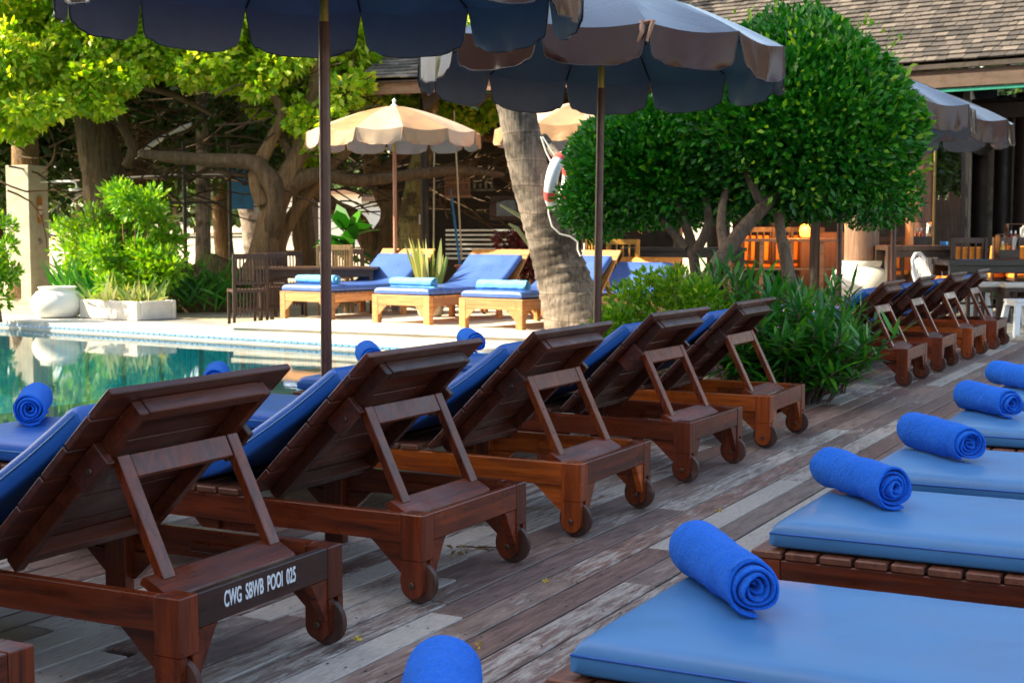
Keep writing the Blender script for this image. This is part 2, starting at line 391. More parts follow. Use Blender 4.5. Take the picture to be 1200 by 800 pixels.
# wooden deck of separate boards
def deckmat():
    m, nt, b = newmat('deck_boards')
    ge = nt.nodes.new('ShaderNodeNewGeometry')
    base = ramp(nt, [(0, (.115, .066, .056)), (.2, (.175, .098, .076)), (.4, (.145, .105, .095)), (.6, (.20, .112, .084)), (.8, (.175, .135, .12)), (1, (.25, .165, .13))], ge.outputs['Random Per Island'])
    tc = nt.nodes.new('ShaderNodeTexCoord'); mp = nt.nodes.new('ShaderNodeMapping'); mp.inputs['Scale'].default_value = (18, 2.2, 18)
    nt.links.new(tc.outputs['Object'], mp.inputs['Vector'])
    ad = nt.nodes.new('ShaderNodeVectorMath'); ad.operation = 'MULTIPLY_ADD'
    cx = nt.nodes.new('ShaderNodeCombineXYZ'); nt.links.new(ge.outputs['Random Per Island'], cx.inputs[1])
    nt.links.new(cx.outputs[0], ad.inputs[0]); ad.inputs[1].default_value = (1, 60, 1); nt.links.new(mp.outputs[0], ad.inputs[2])
    v = ad.outputs[0]
    grain = noise(nt, v, 2.5, 8, .65, .4); fine = noise(nt, v, 9, 4, .6)
    st = ramp(nt, [(.3, (.45, .42, .4)), (.6, (1.15, 1.1, 1.05))], grain)
    col = mixc(nt, 1, base.outputs[0], st.outputs[0], 'MULTIPLY')
    at = nt.nodes.new('ShaderNodeAttribute'); at.attribute_name = 'wear'
    w0 = noise(nt, v, 1.8, 12, .80, .5); big = noise(nt, tc.outputs['Object'], 1.3, 4, .6)
    s1 = nt.nodes.new('ShaderNodeMath'); s1.operation = 'MULTIPLY_ADD'; nt.links.new(at.outputs['Fac'], s1.inputs[0]); s1.inputs[1].default_value = .55; nt.links.new(w0, s1.inputs[2])
    s2 = nt.nodes.new('ShaderNodeMath'); s2.operation = 'MULTIPLY_ADD'; nt.links.new(big, s2.inputs[0]); s2.inputs[1].default_value = .30; nt.links.new(s1.outputs[0], s2.inputs[2])
    wf = ramp(nt, [(.81, (0, 0, 0)), (.93, (.80, .80, .80))], s2.outputs[0])
    wcol = ramp(nt, [(.3, (.33, .30, .26)), (.7, (.55, .50, .44))], fine)
    col = mixc(nt, wf.outputs[0], col, wcol.outputs[0])
    cr = ramp(nt, [(.28, (.3, .26, .24)), (.34, (1, 1, 1))], fine); col = mixc(nt, .8, col, cr.outputs[0], 'MULTIPLY')
    nt.links.new(col, b.inputs['Base Color']); rrange(nt, b, grain, .38, .75); bump(nt, b, fine, .5, .004)
    return m
DECK = deckmat()
def plank_deck(name, x0, x1, y0, y1, z, pw, mat, special=(), hole=None, lens=(1.6, 3.6)):
    m = MB(); wear = []; x = x0
    while x < x1-.01:
        y = y0-random.uniform(0, 2.5)
        sp = [s for s in special if x <= s[0] < x+pw]
        segs = []
        while y < y1:
            L = random.uniform(*lens); segs.append([y, min(y+L, y1), max(0, random.betavariate(1.6, 3.6)*.85)]); y += L
        for s in sp:
            new = []
            for a in segs:
                if a[1] <= s[1] or a[0] >= s[2]: new.append(a); continue
                if a[0] < s[1]: new.append([a[0], s[1], a[2]])
                if a[1] > s[2]: new.append([s[2], a[1], a[2]])
            new.append([s[1], s[2], s[3]]); segs = new
        for a, b, wv in segs:
            a = max(a, y0)
            if b-a < .05: continue
            parts = [(a, b)]
            if hole and x+pw > hole[0] and x < hole[1]:
                parts = [(a, min(b, hole[2])), (max(a, hole[3]), b)]
            for p, q in parts:
                if q-p < .05: continue
                n0 = len(m.f); m.box((x+pw/2, (p+q)/2, z-.014+random.uniform(-.0012, .0012)), (pw-.010, q-p-.006, .028), None, .004); wear += [wv]*(len(m.f)-n0)
        x += pw
    o = m.build(name, mat)
    at = o.data.attributes.new('wear', 'FLOAT', 'FACE')
    if len(o.data.polygons) == len(wear): at.data.foreach_set('value', wear)
    return struct(o)
pw = .134
sp = []
for px, py, L0, L1, wv in ((460, 770, 0, 0, 1.0),):
    pass
sp = [(-2.26, 2.6, 3.93, 1.05), (-2.50, 1.5, 4.05, .35), (-2.04, 5.15, 6.9, .8), (-1.80, 4.9, 6.9, .62), (-3.1, 2.2, 3.3, .8), (-3.25, 2.3, 3.4, .8), (-2.98, 2.0, 3.1, .85), (-2.85, 2.3, 3.6, .3), (-1.55, 2.4, 4.6, .45), (-1.68, 3.0, 5.5, .45), (-1.9, 3.2, 4.6, .4)]
plank_deck('deck', POOL_X-.02, 5.5, -3.0, 17.1, 0, pw, DECK, sp, hole=(-6.2, -3.05, 9.45, 11.15))
m = MB(); x = POOL_X-.02
while x < 1.0:
    for k in range(24):
        for dx in (.030, pw-.034):
            cx_, cy_ = x+dx+random.uniform(-.004, .004), -1.2+k*.45+random.uniform(-.006, .006)
            if not (-6.2 < cx_ < -3.05 and cy_ > 9.4): m.add([(cx_+.0045*math.cos(6.2832*q/8), cy_+.0045*math.sin(6.2832*q/8), .0022) for q in range(8)], [tuple(range(8))])
    x += pw
struct(m.build('deck_screws', IRON))
m = MB(); m.box((POOL_X-.045, 4.9, -.17), (.05, 15.8, .30)); struct(m.build('deck_edge', DARKW))
m = MB(); m.box(((POOL_X+5.6)/2, 7.05, -.085), (5.6-POOL_X-.03, 20.2, .04)); struct(m.build('gap_shade_sheet', IRON))  # dark sheet under the boards standing in for shade in the gaps
# soil bed cut into the deck
m = MB(); 
def soilf(u, v):
    return (POOL_X+.02+u*(-3.07-POOL_X-.02), 9.47+v*1.66, -.03+.04*math.sin(u*9)*math.sin(v*7)+random.uniform(0, .02))
struct(grid_mesh('soil_bed', soilf, 30, 16, SOIL))

# pool basin, ledge, water
def tilemat():
    m, nt, b = newmat('pool_tile'); tc = nt.nodes.new('ShaderNodeTexCoord')
    br = nt.nodes.new('ShaderNodeTexBrick'); br.offset = 0; br.inputs['Scale'].default_value = 1
    br.inputs['Brick Width'].default_value = .10; br.inputs['Row Height'].default_value = .10; br.inputs['Mortar Size'].default_value = .006
    br.inputs['Color1'].default_value = (.10, .80, .86, 1); br.inputs['Color2'].default_value = (.06, .82, .86, 1); br.inputs['Mortar'].default_value = (.25, .38, .38, 1)
    nt.links.new(tc.outputs['Object'], br.inputs['Vector']); nt.links.new(br.outputs[0], b.inputs['Base Color']); b.inputs['Roughness'].default_value = .3
    return m
TILE = tilemat()
WZ0 = -.035
m = MB(); fy = lambda x: far_y(x)
m.add([(-60, -8, -.95), (POOL_X, -8, -.95), (POOL_X, fy(POOL_X), -.95), (-30, fy(-30), -.95), (-60, fy(-30), -.95)], [(0, 1, 2, 3, 4)])
m.add([(POOL_X, -8, -.95), (POOL_X, fy(POOL_X), -.95), (POOL_X, fy(POOL_X), -.1), (POOL_X, -8, -.1)], [(0, 1, 2, 3)])
m.add([(POOL_X, fy(POOL_X), -.95), (-30, fy(-30), -.95), (-30, fy(-30), -.02), (POOL_X, fy(POOL_X), -.02)], [(0, 1, 2, 3)])
m.add([(-60, fy(-30), -.95), (-30, fy(-30), -.95), (-30, fy(-30), -.02), (-60, fy(-30), -.02)], [(0, 1, 2, 3)])
m.add([(-60, -8, -.95), (POOL_X, -8, -.95), (POOL_X, -8, -.02), (-60, -8, -.02)], [(0, 1, 2, 3)])
m.add([(-60, -8, -.95), (-60, fy(-30), -.95), (-60, fy(-30), -.02), (-60, -8, -.02)], [(0, 1, 2, 3)])
struct(m.build('pool_basin', TILE))
m = MB(); m.box(((-8.6+POOL_X)/2, 2.2, -.42), (8.6+POOL_X-.02, 20, .55)); struct(m.build('pool_ledge', plain('ledge_stone', (.34, .30, .20), .8, var=.15, sc=3)))
wm, nt_, b_ = newmat('pool_water')
nt_.nodes.remove(b_); out = nt_.nodes['Material Output']
tr = nt_.nodes.new('ShaderNodeBsdfTransparent'); tr.inputs[0].default_value = (.50, .97, .98, 1)
gl = nt_.nodes.new('ShaderNodeBsdfGlossy'); gl.inputs['Roughness'].default_value = .012
fr = nt_.nodes.new('ShaderNodeFresnel'); fr.inputs[0].default_value = 1.33; mx = nt_.nodes.new('ShaderNodeMixShader')
v_ = coords(nt_, (1, 1, 1), False); mpn = nt_.nodes.new('ShaderNodeMapping'); mpn.inputs['Scale'].default_value = (.35, 1.6, 1); mpn.inputs['Rotation'].default_value = (0, 0, R(28))
nt_.links.new(v_, mpn.inputs[0]); f_ = noise(nt_, mpn.outputs[0], 9, 3, .5, .2)
bp = nt_.nodes.new('ShaderNodeBump'); bp.inputs['Strength'].default_value = .05; bp.inputs['Distance'].default_value = .008
nt_.links.new(f_, bp.inputs['Height']); nt_.links.new(bp.outputs[0], gl.inputs['Normal']); nt_.links.new(bp.outputs[0], fr.inputs['Normal'])
nt_.links.new(fr.outputs[0], mx.inputs[0]); nt_.links.new(tr.outputs[0], mx.inputs[1]); nt_.links.new(gl.outputs[0], mx.inputs[2]); nt_.links.new(mx.outputs[0], out.inputs[0])
m = MB(); m.add([(-60, -8, WZ0), (POOL_X-.02, -8, WZ0), (POOL_X-.02, fy(POOL_X), WZ0), (-30, fy(-30), WZ0), (-60, fy(-30), WZ0)], [(0, 1, 2, 3, 4)])
struct(m.build('pool_water', wm))
# coping with a line of blue tiles
m = MB(); a = Vector((-30, far_y(-30), 0)); b = Vector((POOL_X+.1, far_y(POOL_X+.1), 0)); d = (b-a).normalized(); nn = Vector((-d.y, d.x, 0))
mid = (a+b)/2; rot = Matrix((d, nn, Vector((0, 0, 1)))).transposed(); Lc = (b-a).length
m.box(mid+nn*.42+Vector((0, 0, -.01)), (Lc, .9, .16), rot, .008)
cop = struct(m.build('pool_coping', plain('coping_stone', (.42, .42, .41), .65, var=.18, sc=2.5)))
m = MB(); m.box(mid+nn*1.18+Vector((0, 0, .02)), (Lc, .62, .10), rot, .008); struct(m.build('pool_path', CONC))
m = MB()
x = -30.
while x < -5.8:
    c = Vector((x, far_y(x), .012)) + nn*-.034
    m.box(c, (.085, .006, .030), rot, .001); x += .097
struct(m.build('pool_tile_line', plain('blue_tile', (.12, .28, .50), .3, var=.45, sc=30)))
# pale raised deck across the pool
m = MB(); y = 13.06
for k in range(46):
    m.box((-7.0, y+.07, .165), (7.3, .135, .05), None, .004); y += .14
m.box((-7.0, 13.1, .09), (7.26, .03, .09)); struct(m.build('sun_terrace', PLAW))
# restaurant terrace floor with a step
m = MB(); m.box((4, 26, .05), (24, 16.6, .2), None, .01); m.box((4, 17.5, -.02), (19, .45, .14), None, .01)
struct(m.build('restaurant_floor', TERR))

# ---------------------------------------------------------------- sun loungers
H = .308; W = .75; LL = 2.48; lw = .088; lv = .076; rd = .096
def tri(m, x0, x1, z1, z0, y0, y1, along='x'):
    # gusset: right triangle with its square corner at (x0, z1)
    poly = [(x0, z1), (x1, z1), (x1+(x0-x1)*.12, z1-.012), (x0+(x1-x0)*.10, z0), (x0, z0)]
    if along == 'x': m.prism(poly, lambda p, q, t: (p, t, q), y0, y1)
    else: m.prism(poly, lambda p, q, t: (t, p, q), y0, y1)
def make_lounger(code=False):
    root = empty('sun_lounger')
    for y in (.019, W-.019):
        fr = MB(); fr.box((-LL/2, y, H-rd/2), (LL-2*lw, .036, rd), None, .003); fr.build('side_rail', WX, root)
    m = MB(); m.box((-.017, W/2, H-rd/2), (.030, W-2*lv-.002, rd-.002)); m.build('head_board', DARKW if code else WY, root)
    m = MB(); m.box((-LL+.017, W/2, H-rd/2), (.030, W-2*lv-.002, rd-.002)); m.build('foot_board', WY, root)
    for s, y0 in ((0, 0.), (1, W-lv)):
        # head leg: solid above, forked over the wheel, rounded below
        m = MB(); m.box((-lw/2, y0+lv/2, (H+.150)/2), (lw, lv, H-.150), None, .003)
        for c in (y0+.0125, y0+lv-.0125):
            poly = [(-lw+.001, .150), (-.001, .150), (-.001, .062)]
            for k in range(1, 10): a = math.pi*k/10; poly.append((-lw/2+(lw/2-.001)*math.cos(a), .062-.040*math.sin(a)))
            poly.append((-lw+.001, .062)); m.prism(poly, lambda p, q, t: (p, t, q), c-.0125, c+.0125)
        leg = m.build('leg', WZ, root)
        m = MB(); m.disc_y((-.038, .073), .072, y0+lv/2-.0105, y0+lv/2+.0105, 36); wh = m.build('wheel', RUBBER, root, 40)
        m = MB(); m.disc_y((-.042, .068), .011, y0-.010, y0+.002, 12, .003); m.disc_y((-.042, .068), .005, y0+.001, y0+lv-.001, 10, .001); m.disc_y((-.042, .068), .011, y0+lv-.002, y0+lv+.010, 12, .003)
        m.build('axle_bolt', RUST, wh, 40)
        m = MB(); yy = y0+.018 if s == 0 else y0+lv-.048
        tri(m, -lw, -lw-.135, H-rd-.001, .105, yy, yy+.030); m.build('bracket', WX, root); m = MB()
        if s == 0: tri(m, lv, lv+.085, H-rd-.001, .085, -.032, -.006, 'y')
        else: tri(m, W-lv, W-lv-.085, H-rd-.001, .085, -.032, -.006, 'y')
        m.build('bracket', WX, root)
        # middle leg and foot leg
        for xc in (-.84, -LL+.044):
            m = MB(); m.box((xc, y0+lv/2 if xc < -1 else (y0+.036+.022 if s == 0 else y0+lv-.036-.022), (H if xc < -1 else H-.02)/2), (lw, lv if xc < -1 else .044, H if xc < -1 else H-.02), None, .003)
            m.build('leg', WZ, root)
        m = MB(); tri(m, -LL+lw, -LL+lw+.135, H-rd-.001, .105, yy, yy+.03); m.build('bracket', WX, root); m = MB()
        if s == 0: tri(m, lv, lv+.11, H-rd-.001, .10, -LL+.006, -LL+.032, 'y')
        else: tri(m, W-lv, W-lv-.11, H-rd-.001, .10, -LL+.006, -LL+.032, 'y')
        m.build('bracket', WX, root)
        m = MB(); tri(m, -.885, -1.0, H-rd-.001, .12, yy, yy+.03); m.build('bracket', WX, root); m = MB(); tri(m, -.795, -.68, H-rd-.001, .12, yy, yy+.03); m.build('bracket', WX, root)
    m = MB(); x = -.78
    while x > -LL+.04: m.box((x-.045, W/2, H+.0125), (.090, W+.004, .023), None, .004); x -= .1005
    m.build('seat_slats', SLAT, root)
    # raised back at 45 degrees
    u0 = Vector((-.706, 0, H+.012)); dz = Vector((math.sin(R(45)), 0, math.cos(R(45)))); nr = Vector((-dz.z, 0, dz.x))
    m = MB(); rot = Matrix((dz, Vector((0, 1, 0)), nr)).transposed().to_3x3(); rot = Matrix((dz, Vector((0, 1, 0)), dz.cross(Vector((0, 1, 0))))).transposed()
    L0 = .728; ps = [0, .124, .248, .372, .496, .620, L0]
    for a, b in zip(ps[:-1], ps[1:]): m.box(u0+dz*((a+b)/2)+nr*.011+Vector((0, W/2, 0)), (b-a-.006, W+.036, .022), rot, .003)
    bk = m.build('backrest', BACKW, root)
    m = MB()
    for y in (.105, W-.105): m.box(u0+dz*.34-nr*.024+Vector((0, y, 0)), (.68, .036, .048), rot, .003)
    m.box(u0+dz*.665-nr*.024+Vector((0, W/2, 0)), (.040, W-.246, .048), rot, .003); m.box(u0+dz*.05-nr*.024+Vector((0, W/2, 0)), (.040, W-.246, .048), rot, .003)
    m.build('back_frame', BACKW, bk)
    for y in (.105-.034, W-.105+.034):
        m = MB(); m.box(u0+dz*.455-nr*.040+Vector((0, y, 0)), (.13, .030, .075), rot, .003); hb = m.build('hinge_block', BACKW, bk)
        m = MB(); sgn = -1 if y < .3 else 1; pp = u0+dz*.455-nr*.050; m.disc_y((pp.x, pp.z), .011, y+sgn*.018-.004, y+sgn*.018+.004, 12); m.build('bolt', RUST, hb, 40)
    # prop: cross bar, two arms and the rounded foot bar
    top = u0+dz*.500-nr*.050; bot = Vector((-.160, 0, H+.004)); dd = (bot-top).normalized()
    m = MB(); sd = Vector((0, 1, 0))
    for y in (.139, W-.139): m.beam(top+Vector((0, y, 0)), bot+Vector((0, y, 0)), .048, .030, (0, 1, 0))
    m.beam(top+dd*.035+Vector((0, .165, 0)), top+dd*.035+Vector((0, W-.170, 0)), .068, .028, dd)
    pr = m.build('prop', WZ, root)
    prof = []
    for k in range(9): a = math.pi*(k/8)-math.pi/2; prof.append((.055*math.sin(a), .018*max(.25, math.cos(a))**.5))
    m = MB(); fr_ = (Vector((math.cos(R(28)), 0, -math.sin(R(28)))), Vector((math.sin(R(28)), 0, math.cos(R(28)))))
    def ft(p, q, t): v = Vector((-.140, t, H-.010))+fr_[0]*p+fr_[1]*q; return tuple(v)
    poly = [(-.055, -.014), (.055, -.014), (.055, .006), (.045, .014), (-.045, .014), (-.055, .006)]
    m.prism(poly, ft, .07, W-.13)
    # rounded end
    m.prism([(-.050, -.014), (.050, -.014), (.050, .006), (.038, .013), (-.038, .013), (-.050, .006)], ft, W-.13, W-.112)
    m.build('foot_bar', WY, root)
    m = MB(); m.box((-.33, .046, H-.055), (.44, .018, .03)); m.build('ledger', WX, root); m = MB(); m.box((-.33, W-.046, H-.055), (.44, .018, .03)); m.build('ledger', WX, root)
    if code:
        cu = bpy.data.curves.new('code', 'FONT'); cu.body = 'CWG  SBWB  POOI  025'; cu.size = .062; cu.extrude = .0006; cu.align_x = 'CENTER'; cu.align_y = 'CENTER'; cu.offset = .0012
        to = bpy.data.objects.new('tmp', cu); COL.objects.link(to); bpy.context.view_layer.update()
        me = bpy.data.meshes.new_from_object(to.evaluated_get(bpy.context.evaluated_depsgraph_get())); bpy.data.objects.remove(to)
        o = bpy.data.objects.new('stencilled_code', me); COL.objects.link(o); me.materials.clear(); me.materials.append(STENCIL); o.parent = root
        xs = [v.co.x for v in me.vertices]; wd = max(xs)-min(xs); o.scale = (.325/wd, 1.0, 1)
        o.location = (-.0008, .345, H-rd/2+.004); o.rotation_euler = (R(90), 0, R(90))
    return root
def make_mattress(bent=True, mat=BLUE, LLm=2.0):
    # one folded mattress: profile swept along the lounger
    if bent: path = [(-.352, .765), (-.44, .698), (-.54, .627), (-.65, .555), (-.80, .462), (-.90, .412), (-.97, .388), (-1.04, .378), (-1.12, .376), (-1.4, .376), (-1.8, .376), (-2.2, .376), (-2.46, .376)]
    else: path = [(-2.46+LLm-.14*0, .374)]+[(-2.46+LLm*(1-k/10), .374) for k in range(1, 11)]
    pts = [Vector((a, 0, b)) for a, b in path]
    # resample
    ds = [0]
    for a, b in zip(pts[:-1], pts[1:]): ds.append(ds[-1]+(b-a).length)
    tot = ds[-1]; th = .078; y0, y1 = .020, W-.020
    def at(s):
        s = min(max(s, 0), tot)
        for i in range(len(pts)-1):
            if s <= ds[i+1]+1e-9: k = (s-ds[i])/(ds[i+1]-ds[i]); return pts[i].lerp(pts[i+1], k)
        return pts[-1]
    def tan(s): return (at(s+.03)-at(s-.03)).normalized()
    nl, nw = 64, 20; m = MB()
    lens = [0, .006, .018, .035]+[.035+(tot-.07)*k/nl for k in range(1, nl)]+[tot-.035, tot-.018, tot-.006, tot]
    def endk(d): # rounding near an edge
        if d > .035: return 1
        return math.sqrt(max(0, 1-((.035-d)/.035)**2))
    rows = []
    for s in lens:
        c = at(s); t = tan(s); n = Vector((-t.z, 0, t.x)); n = n if n.z > 0 else -n
        e = endk(min(s, tot-s)); row = []
        ys = [y0, y0+.006, y0+.018, y0+.035]+[y0+.035+(y1-y0-.07)*k/nw for k in range(1, nw)]+[y1-.035, y1-.018, y1-.006, y1]
        ringt, ringb = [], []
        for y in ys:
            ed = min(y-y0, y1-y); k = endk(ed)*e; puff = .010*min(1, ed/.12)*min(1, min(s, tot-s)/.12)
            zt = -th/2+.046+(th-.046)*k; zt += puff+random.uniform(-.0004, .0004); zb = -th/2+.012*(1-k)
            ringt.append(c+n*zt+Vector((0, y, 0))); ringb.append(c+n*zb+Vector((0, y, 0)))
        rows.append((ringt, ringb))
    N = len(rows[0][0]); vs = []; fs = []
    for rt_, rb_ in rows: vs += rt_+rb_
    M = 2*N
    for i in range(len(rows)-1):
        for k in range(N-1):
            fs.append((i*M+k, i*M+k+1, (i+1)*M+k+1, (i+1)*M+k)); fs.append((i*M+N+k, (i+1)*M+N+k, (i+1)*M+N+k+1, i*M+N+k+1))
        fs.append((i*M, (i+1)*M, (i+1)*M+N, i*M+N)); fs.append((i*M+N-1, i*M+2*N-1, (i+1)*M+2*N-1, (i+1)*M+N-1))
    for i in (0, len(rows)-1):
        for k in range(N-1): fs.append((i*M+k, i*M+k+1, i*M+N+k+1, i*M+N+k))
    m.add(vs, fs); o = m.build('mattress', mat, None, 50)
    # seam line along both long sides and the foot
    m = MB()
    pr = lambda s, y, o_: at(s)+(lambda t: (Vector((-t.z, 0, t.x)) if t.x*1 > 0 else Vector((t.z, 0, -t.x))))(tan(s))*o_+Vector((0, y, 0))
    def off(s, y):
        t = tan(s); n = Vector((-t.z, 0, t.x)); n = n if n.z > 0 else -n; return at(s)+n*(-th/2+.046)+Vector((0, y, 0))
    ss = [.01+(tot-.012)*k/40 for k in range(41)]
    path3 = [off(s, y0-.0008) for s in ss]; path3 += [off(tot-.0, y0+(y1-y0)*k/8) + tan(tot)*.0012 for k in range(1, 8)]; path3 += [off(s, y1+.0008) for s in reversed(ss)]
    m.tube(path3, .0030, 6); sm = m.build('seam', BLUED if mat is BLUE else BLUE, o, 60)
    return o
def make_towel(mat=TOWEL, Rr=.062, Lr=.37, turns=4.6, seed=1):
    rr = random.Random(seed); n = 180; m = MB(); t = (Rr-.008)/turns*.86
    amp = [rr.uniform(-.003, .003) for _ in range(12)]
    def spiral(k, inner):
        a = 2*math.pi*turns*k/n; r = .008+(Rr-.008)*k/n
        r = r - (t if inner else 0) if r > t+.003 else max(.002, r-(t*.6 if inner else 0))
        wob = 1+.09*math.sin(a*1.0+seed)*(1-k/n)+.05*math.sin(a*2.3+seed*2)*(1-k/n*.7)
        return r*wob*math.cos(a+seed*.6), r*wob*math.sin(a+seed*.6)*(1 if True else .94)
    nx = 40; xs = [-Lr/2+Lr*i/nx for i in range(nx+1)]
    for j in range(n+1):
        a = 2*math.pi*turns*j/n; e0 = .010*math.sin(a*.31+seed)+.006*math.sin(a*1.7+seed*3)+.012*(1-j/n); e1 = .010*math.sin(a*.27+2*seed)+.006*math.sin(a*1.3+seed)
        for inner in (False, True):
            y, z = spiral(j, inner)
            for i, x in enumerate(xs):
                f = i/nx; fat = 1+.05*math.sin(f*3.1+seed)+.022*math.sin(f*13+seed*2+a*1.0)+.012*math.sin(f*29+seed+a*3)
                xx = x+(e0-.008 if i < 2 else 0)*(1-i*.5 if i < 2 else 0)+(e1 if i > nx-2 else 0)
                ed = min(f, 1-f)*nx; rnd = .0025*max(0, 1-ed)
                s = -1 if inner else 1; L = math.hypot(y, z)+1e-6
                q_ = Vector((xx*9+seed*5, y*fat*22, z*fat*22)); nv = mnoise.noise(q_)*.0035+mnoise.noise(Vector((xx*26+seed, y*30, z*30)))*.0016
                ky = (L*fat+nv-s*rnd)/L
                m.v.append((xx, y*ky, z*ky))
    q = nx+1; st = 2*q
    for j in range(n):
        for i in range(nx):
            a = j*st+i; m.f.append((a, a+1, a+1+st, a+st)); b = a+q; m.f.append((b, b+st, b+st+1, b+1))
        a = j*st; m.f.append((a, a+st, a+st+q, a+q)); a = j*st+nx; m.f.append((a, a+q, a+q+st, a+st))
    for j in (0, n):
        for i in range(nx): a = j*st+i; m.f.append((a, a+1, a+1+q, a+q))
    m.mi = [0]*len(m.f)
    return m.build('rolled_towel', mat, None, 50)

LG = 'wooden loungers with raised backs along the pool'
rowL = [(-2.46, 1.55, .0), (-2.430, 2.758, .015), (-2.437, 3.966, -.004), (-2.417, 5.163, -.002), (-2.469, 6.555, -.025), (-2.463, 7.832, .017)]
labL = ['reddish wooden lounger of which only the head corner shows at the bottom left', 'big foreground wooden lounger with a white stencilled code on its head board',
        'dark reddish wooden lounger right behind the one with the stencilled code', 'third wooden lounger along the pool, its long side rail orange',
        'fourth wooden lounger along the pool, its brown prop lighter than the rest', 'last wooden lounger of the pool row, its orange rail touching the lance leaved bush']
first = make_lounger(True); first.location = (*rowL[1][:2], 0); first.rotation_euler = (0, 0, rowL[1][2]); tag(first, labL[1], 'sun lounger', LG)
proto = make_lounger(False); tag(proto, labL[0], 'sun lounger', LG); proto.location = (rowL[0][0], rowL[0][1], 0)
_wx = WX; WX = wood('sunlit_teak_x', (.14, .024, .004), (.50, .105, .010), 0, .28); _wz = WZ; WZ = wood('sunlit_teak_z', (.07, .012, .004), (.34, .065, .008), 2, .28)  # orange sun on these rails and legs painted in as lighter wood
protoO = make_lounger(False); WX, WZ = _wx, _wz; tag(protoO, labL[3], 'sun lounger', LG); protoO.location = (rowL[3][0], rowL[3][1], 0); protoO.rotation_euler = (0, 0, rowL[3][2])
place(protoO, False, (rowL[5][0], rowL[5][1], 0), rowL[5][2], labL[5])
for i in (2, 4): place(proto, False, (rowL[i][0], rowL[i][1], 0), rowL[i][2], labL[i])
rowF = [(-2.481, 11.513, 0), (-2.47, 12.85, .02), (-2.46, 14.25, -.01), (-2.44, 15.60, .01)]
labF = ['wooden lounger standing beyond the leafy bush, nearest of the four far ones', 'second of the four far wooden loungers beyond the bush, counted from the bush',
        'third of the four far wooden loungers beyond the bush', 'farthest wooden lounger beyond the bush, beside the white plastic stools']
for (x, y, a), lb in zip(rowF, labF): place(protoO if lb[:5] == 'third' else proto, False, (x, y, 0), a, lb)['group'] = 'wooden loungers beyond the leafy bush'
rowR = [1.22, 2.56, 3.90, 4.90, 6.20, 7.50, 8.85]
labR = ['flat slatted lounger under the towel cut by the bottom edge of the photo', 'flat slatted lounger under the nearest big blue cushion at bottom right', 'flat slatted lounger whose row of slat ends shows under the second cushion on the right',
        'flat lounger under the third blue cushion on the right', 'flat lounger under the fourth blue cushion on the right', 'flat lounger under the fifth blue cushion on the right', 'flat lounger at the right photo edge, farthest of the right row']
for y, lb in zip(rowR, labR): place(proto, False, (1.20, y, 0), 0, lb)['group'] = 'loungers of the right hand row'
rowP = [(G(388, 375, .19), 'honey coloured wooden lounger across the pool beside the dark table'), (G(503, 381, .19), 'honey coloured lounger across the pool between parasol post and snake plant'), (G(612, 387, .19), 'honey coloured lounger across the pool right against the leaning palm trunk')]
PH = R(81); fd = Vector((-math.cos(PH), -math.sin(PH), 0))
poolside = []
for (p, lb) in rowP:
    o = Vector((p.x, p.y, .19)) - fd*LL*.86*1.0
    poolside.append((o, PH, lb, (.86, 1.18, 1)))
p4 = XY(700, 16.6); poolside.append((Vector((p4.x, p4.y, .08))-fd*LL*.86, R(78), 'honey coloured lounger right of the leaning palm, half hidden by the clipped tree', (.86, 1.2, 1)))
WXH = wood('honey_x', (.36, .15, .05), (.66, .33, .13), 0, .45); WYH = wood('honey_y', (.36, .15, .05), (.66, .33, .13), 1, .45)
_sv = (WX, WY, WZ, BACKW, SLAT)
WX, WY, WZ, BACKW, SLAT = WXH, WYH, WXH, ORW, WYH
protoH = make_lounger(False); WX, WY, WZ, BACKW, SLAT = _sv
for i, (o, a, lb, sc) in enumerate(poolside):
    t = place(protoH, i == 0, o, a, lb, sc); tag(t, None, 'sun lounger', 'loungers across the pool')
# mattresses
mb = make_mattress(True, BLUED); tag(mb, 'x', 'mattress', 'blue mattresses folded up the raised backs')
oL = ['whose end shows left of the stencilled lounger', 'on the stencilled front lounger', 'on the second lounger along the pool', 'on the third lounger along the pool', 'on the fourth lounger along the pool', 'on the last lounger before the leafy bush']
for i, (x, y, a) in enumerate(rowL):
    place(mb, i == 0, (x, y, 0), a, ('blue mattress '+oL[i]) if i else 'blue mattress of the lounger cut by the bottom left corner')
nF = ['nearest', 'second', 'third', 'farthest']
for k, (x, y, a) in enumerate(rowF): place(mb, False, (x, y, 0), a, 'small looking blue mattress on the %s lounger beyond the bush' % nF[k])
nP = ['beside the dark table across the pool', 'between parasol post and snake plant', 'against the leaning palm trunk', 'right of the leaning palm']
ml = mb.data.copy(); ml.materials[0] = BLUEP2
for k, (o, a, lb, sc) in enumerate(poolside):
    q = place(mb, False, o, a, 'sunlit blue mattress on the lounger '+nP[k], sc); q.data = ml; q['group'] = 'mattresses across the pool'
mf = make_mattress(False, BLUE, 2.2); tag(mf, 'x', 'mattress', 'flat blue cushions of the right hand row')
cR = ['hidden under the towel at the bottom edge', 'nearest and largest, filling the bottom right corner', 'second from the front, with slat ends under it', 'third from the front on the right', 'fourth of the row on the right', 'fifth from the front on the right', 'sixth on the right at the photo edge']
for i, y in enumerate(rowR): place(mf, i == 0, (1.20+.03, y, 0), 0, 'flat light blue vinyl cushion, '+cR[i])
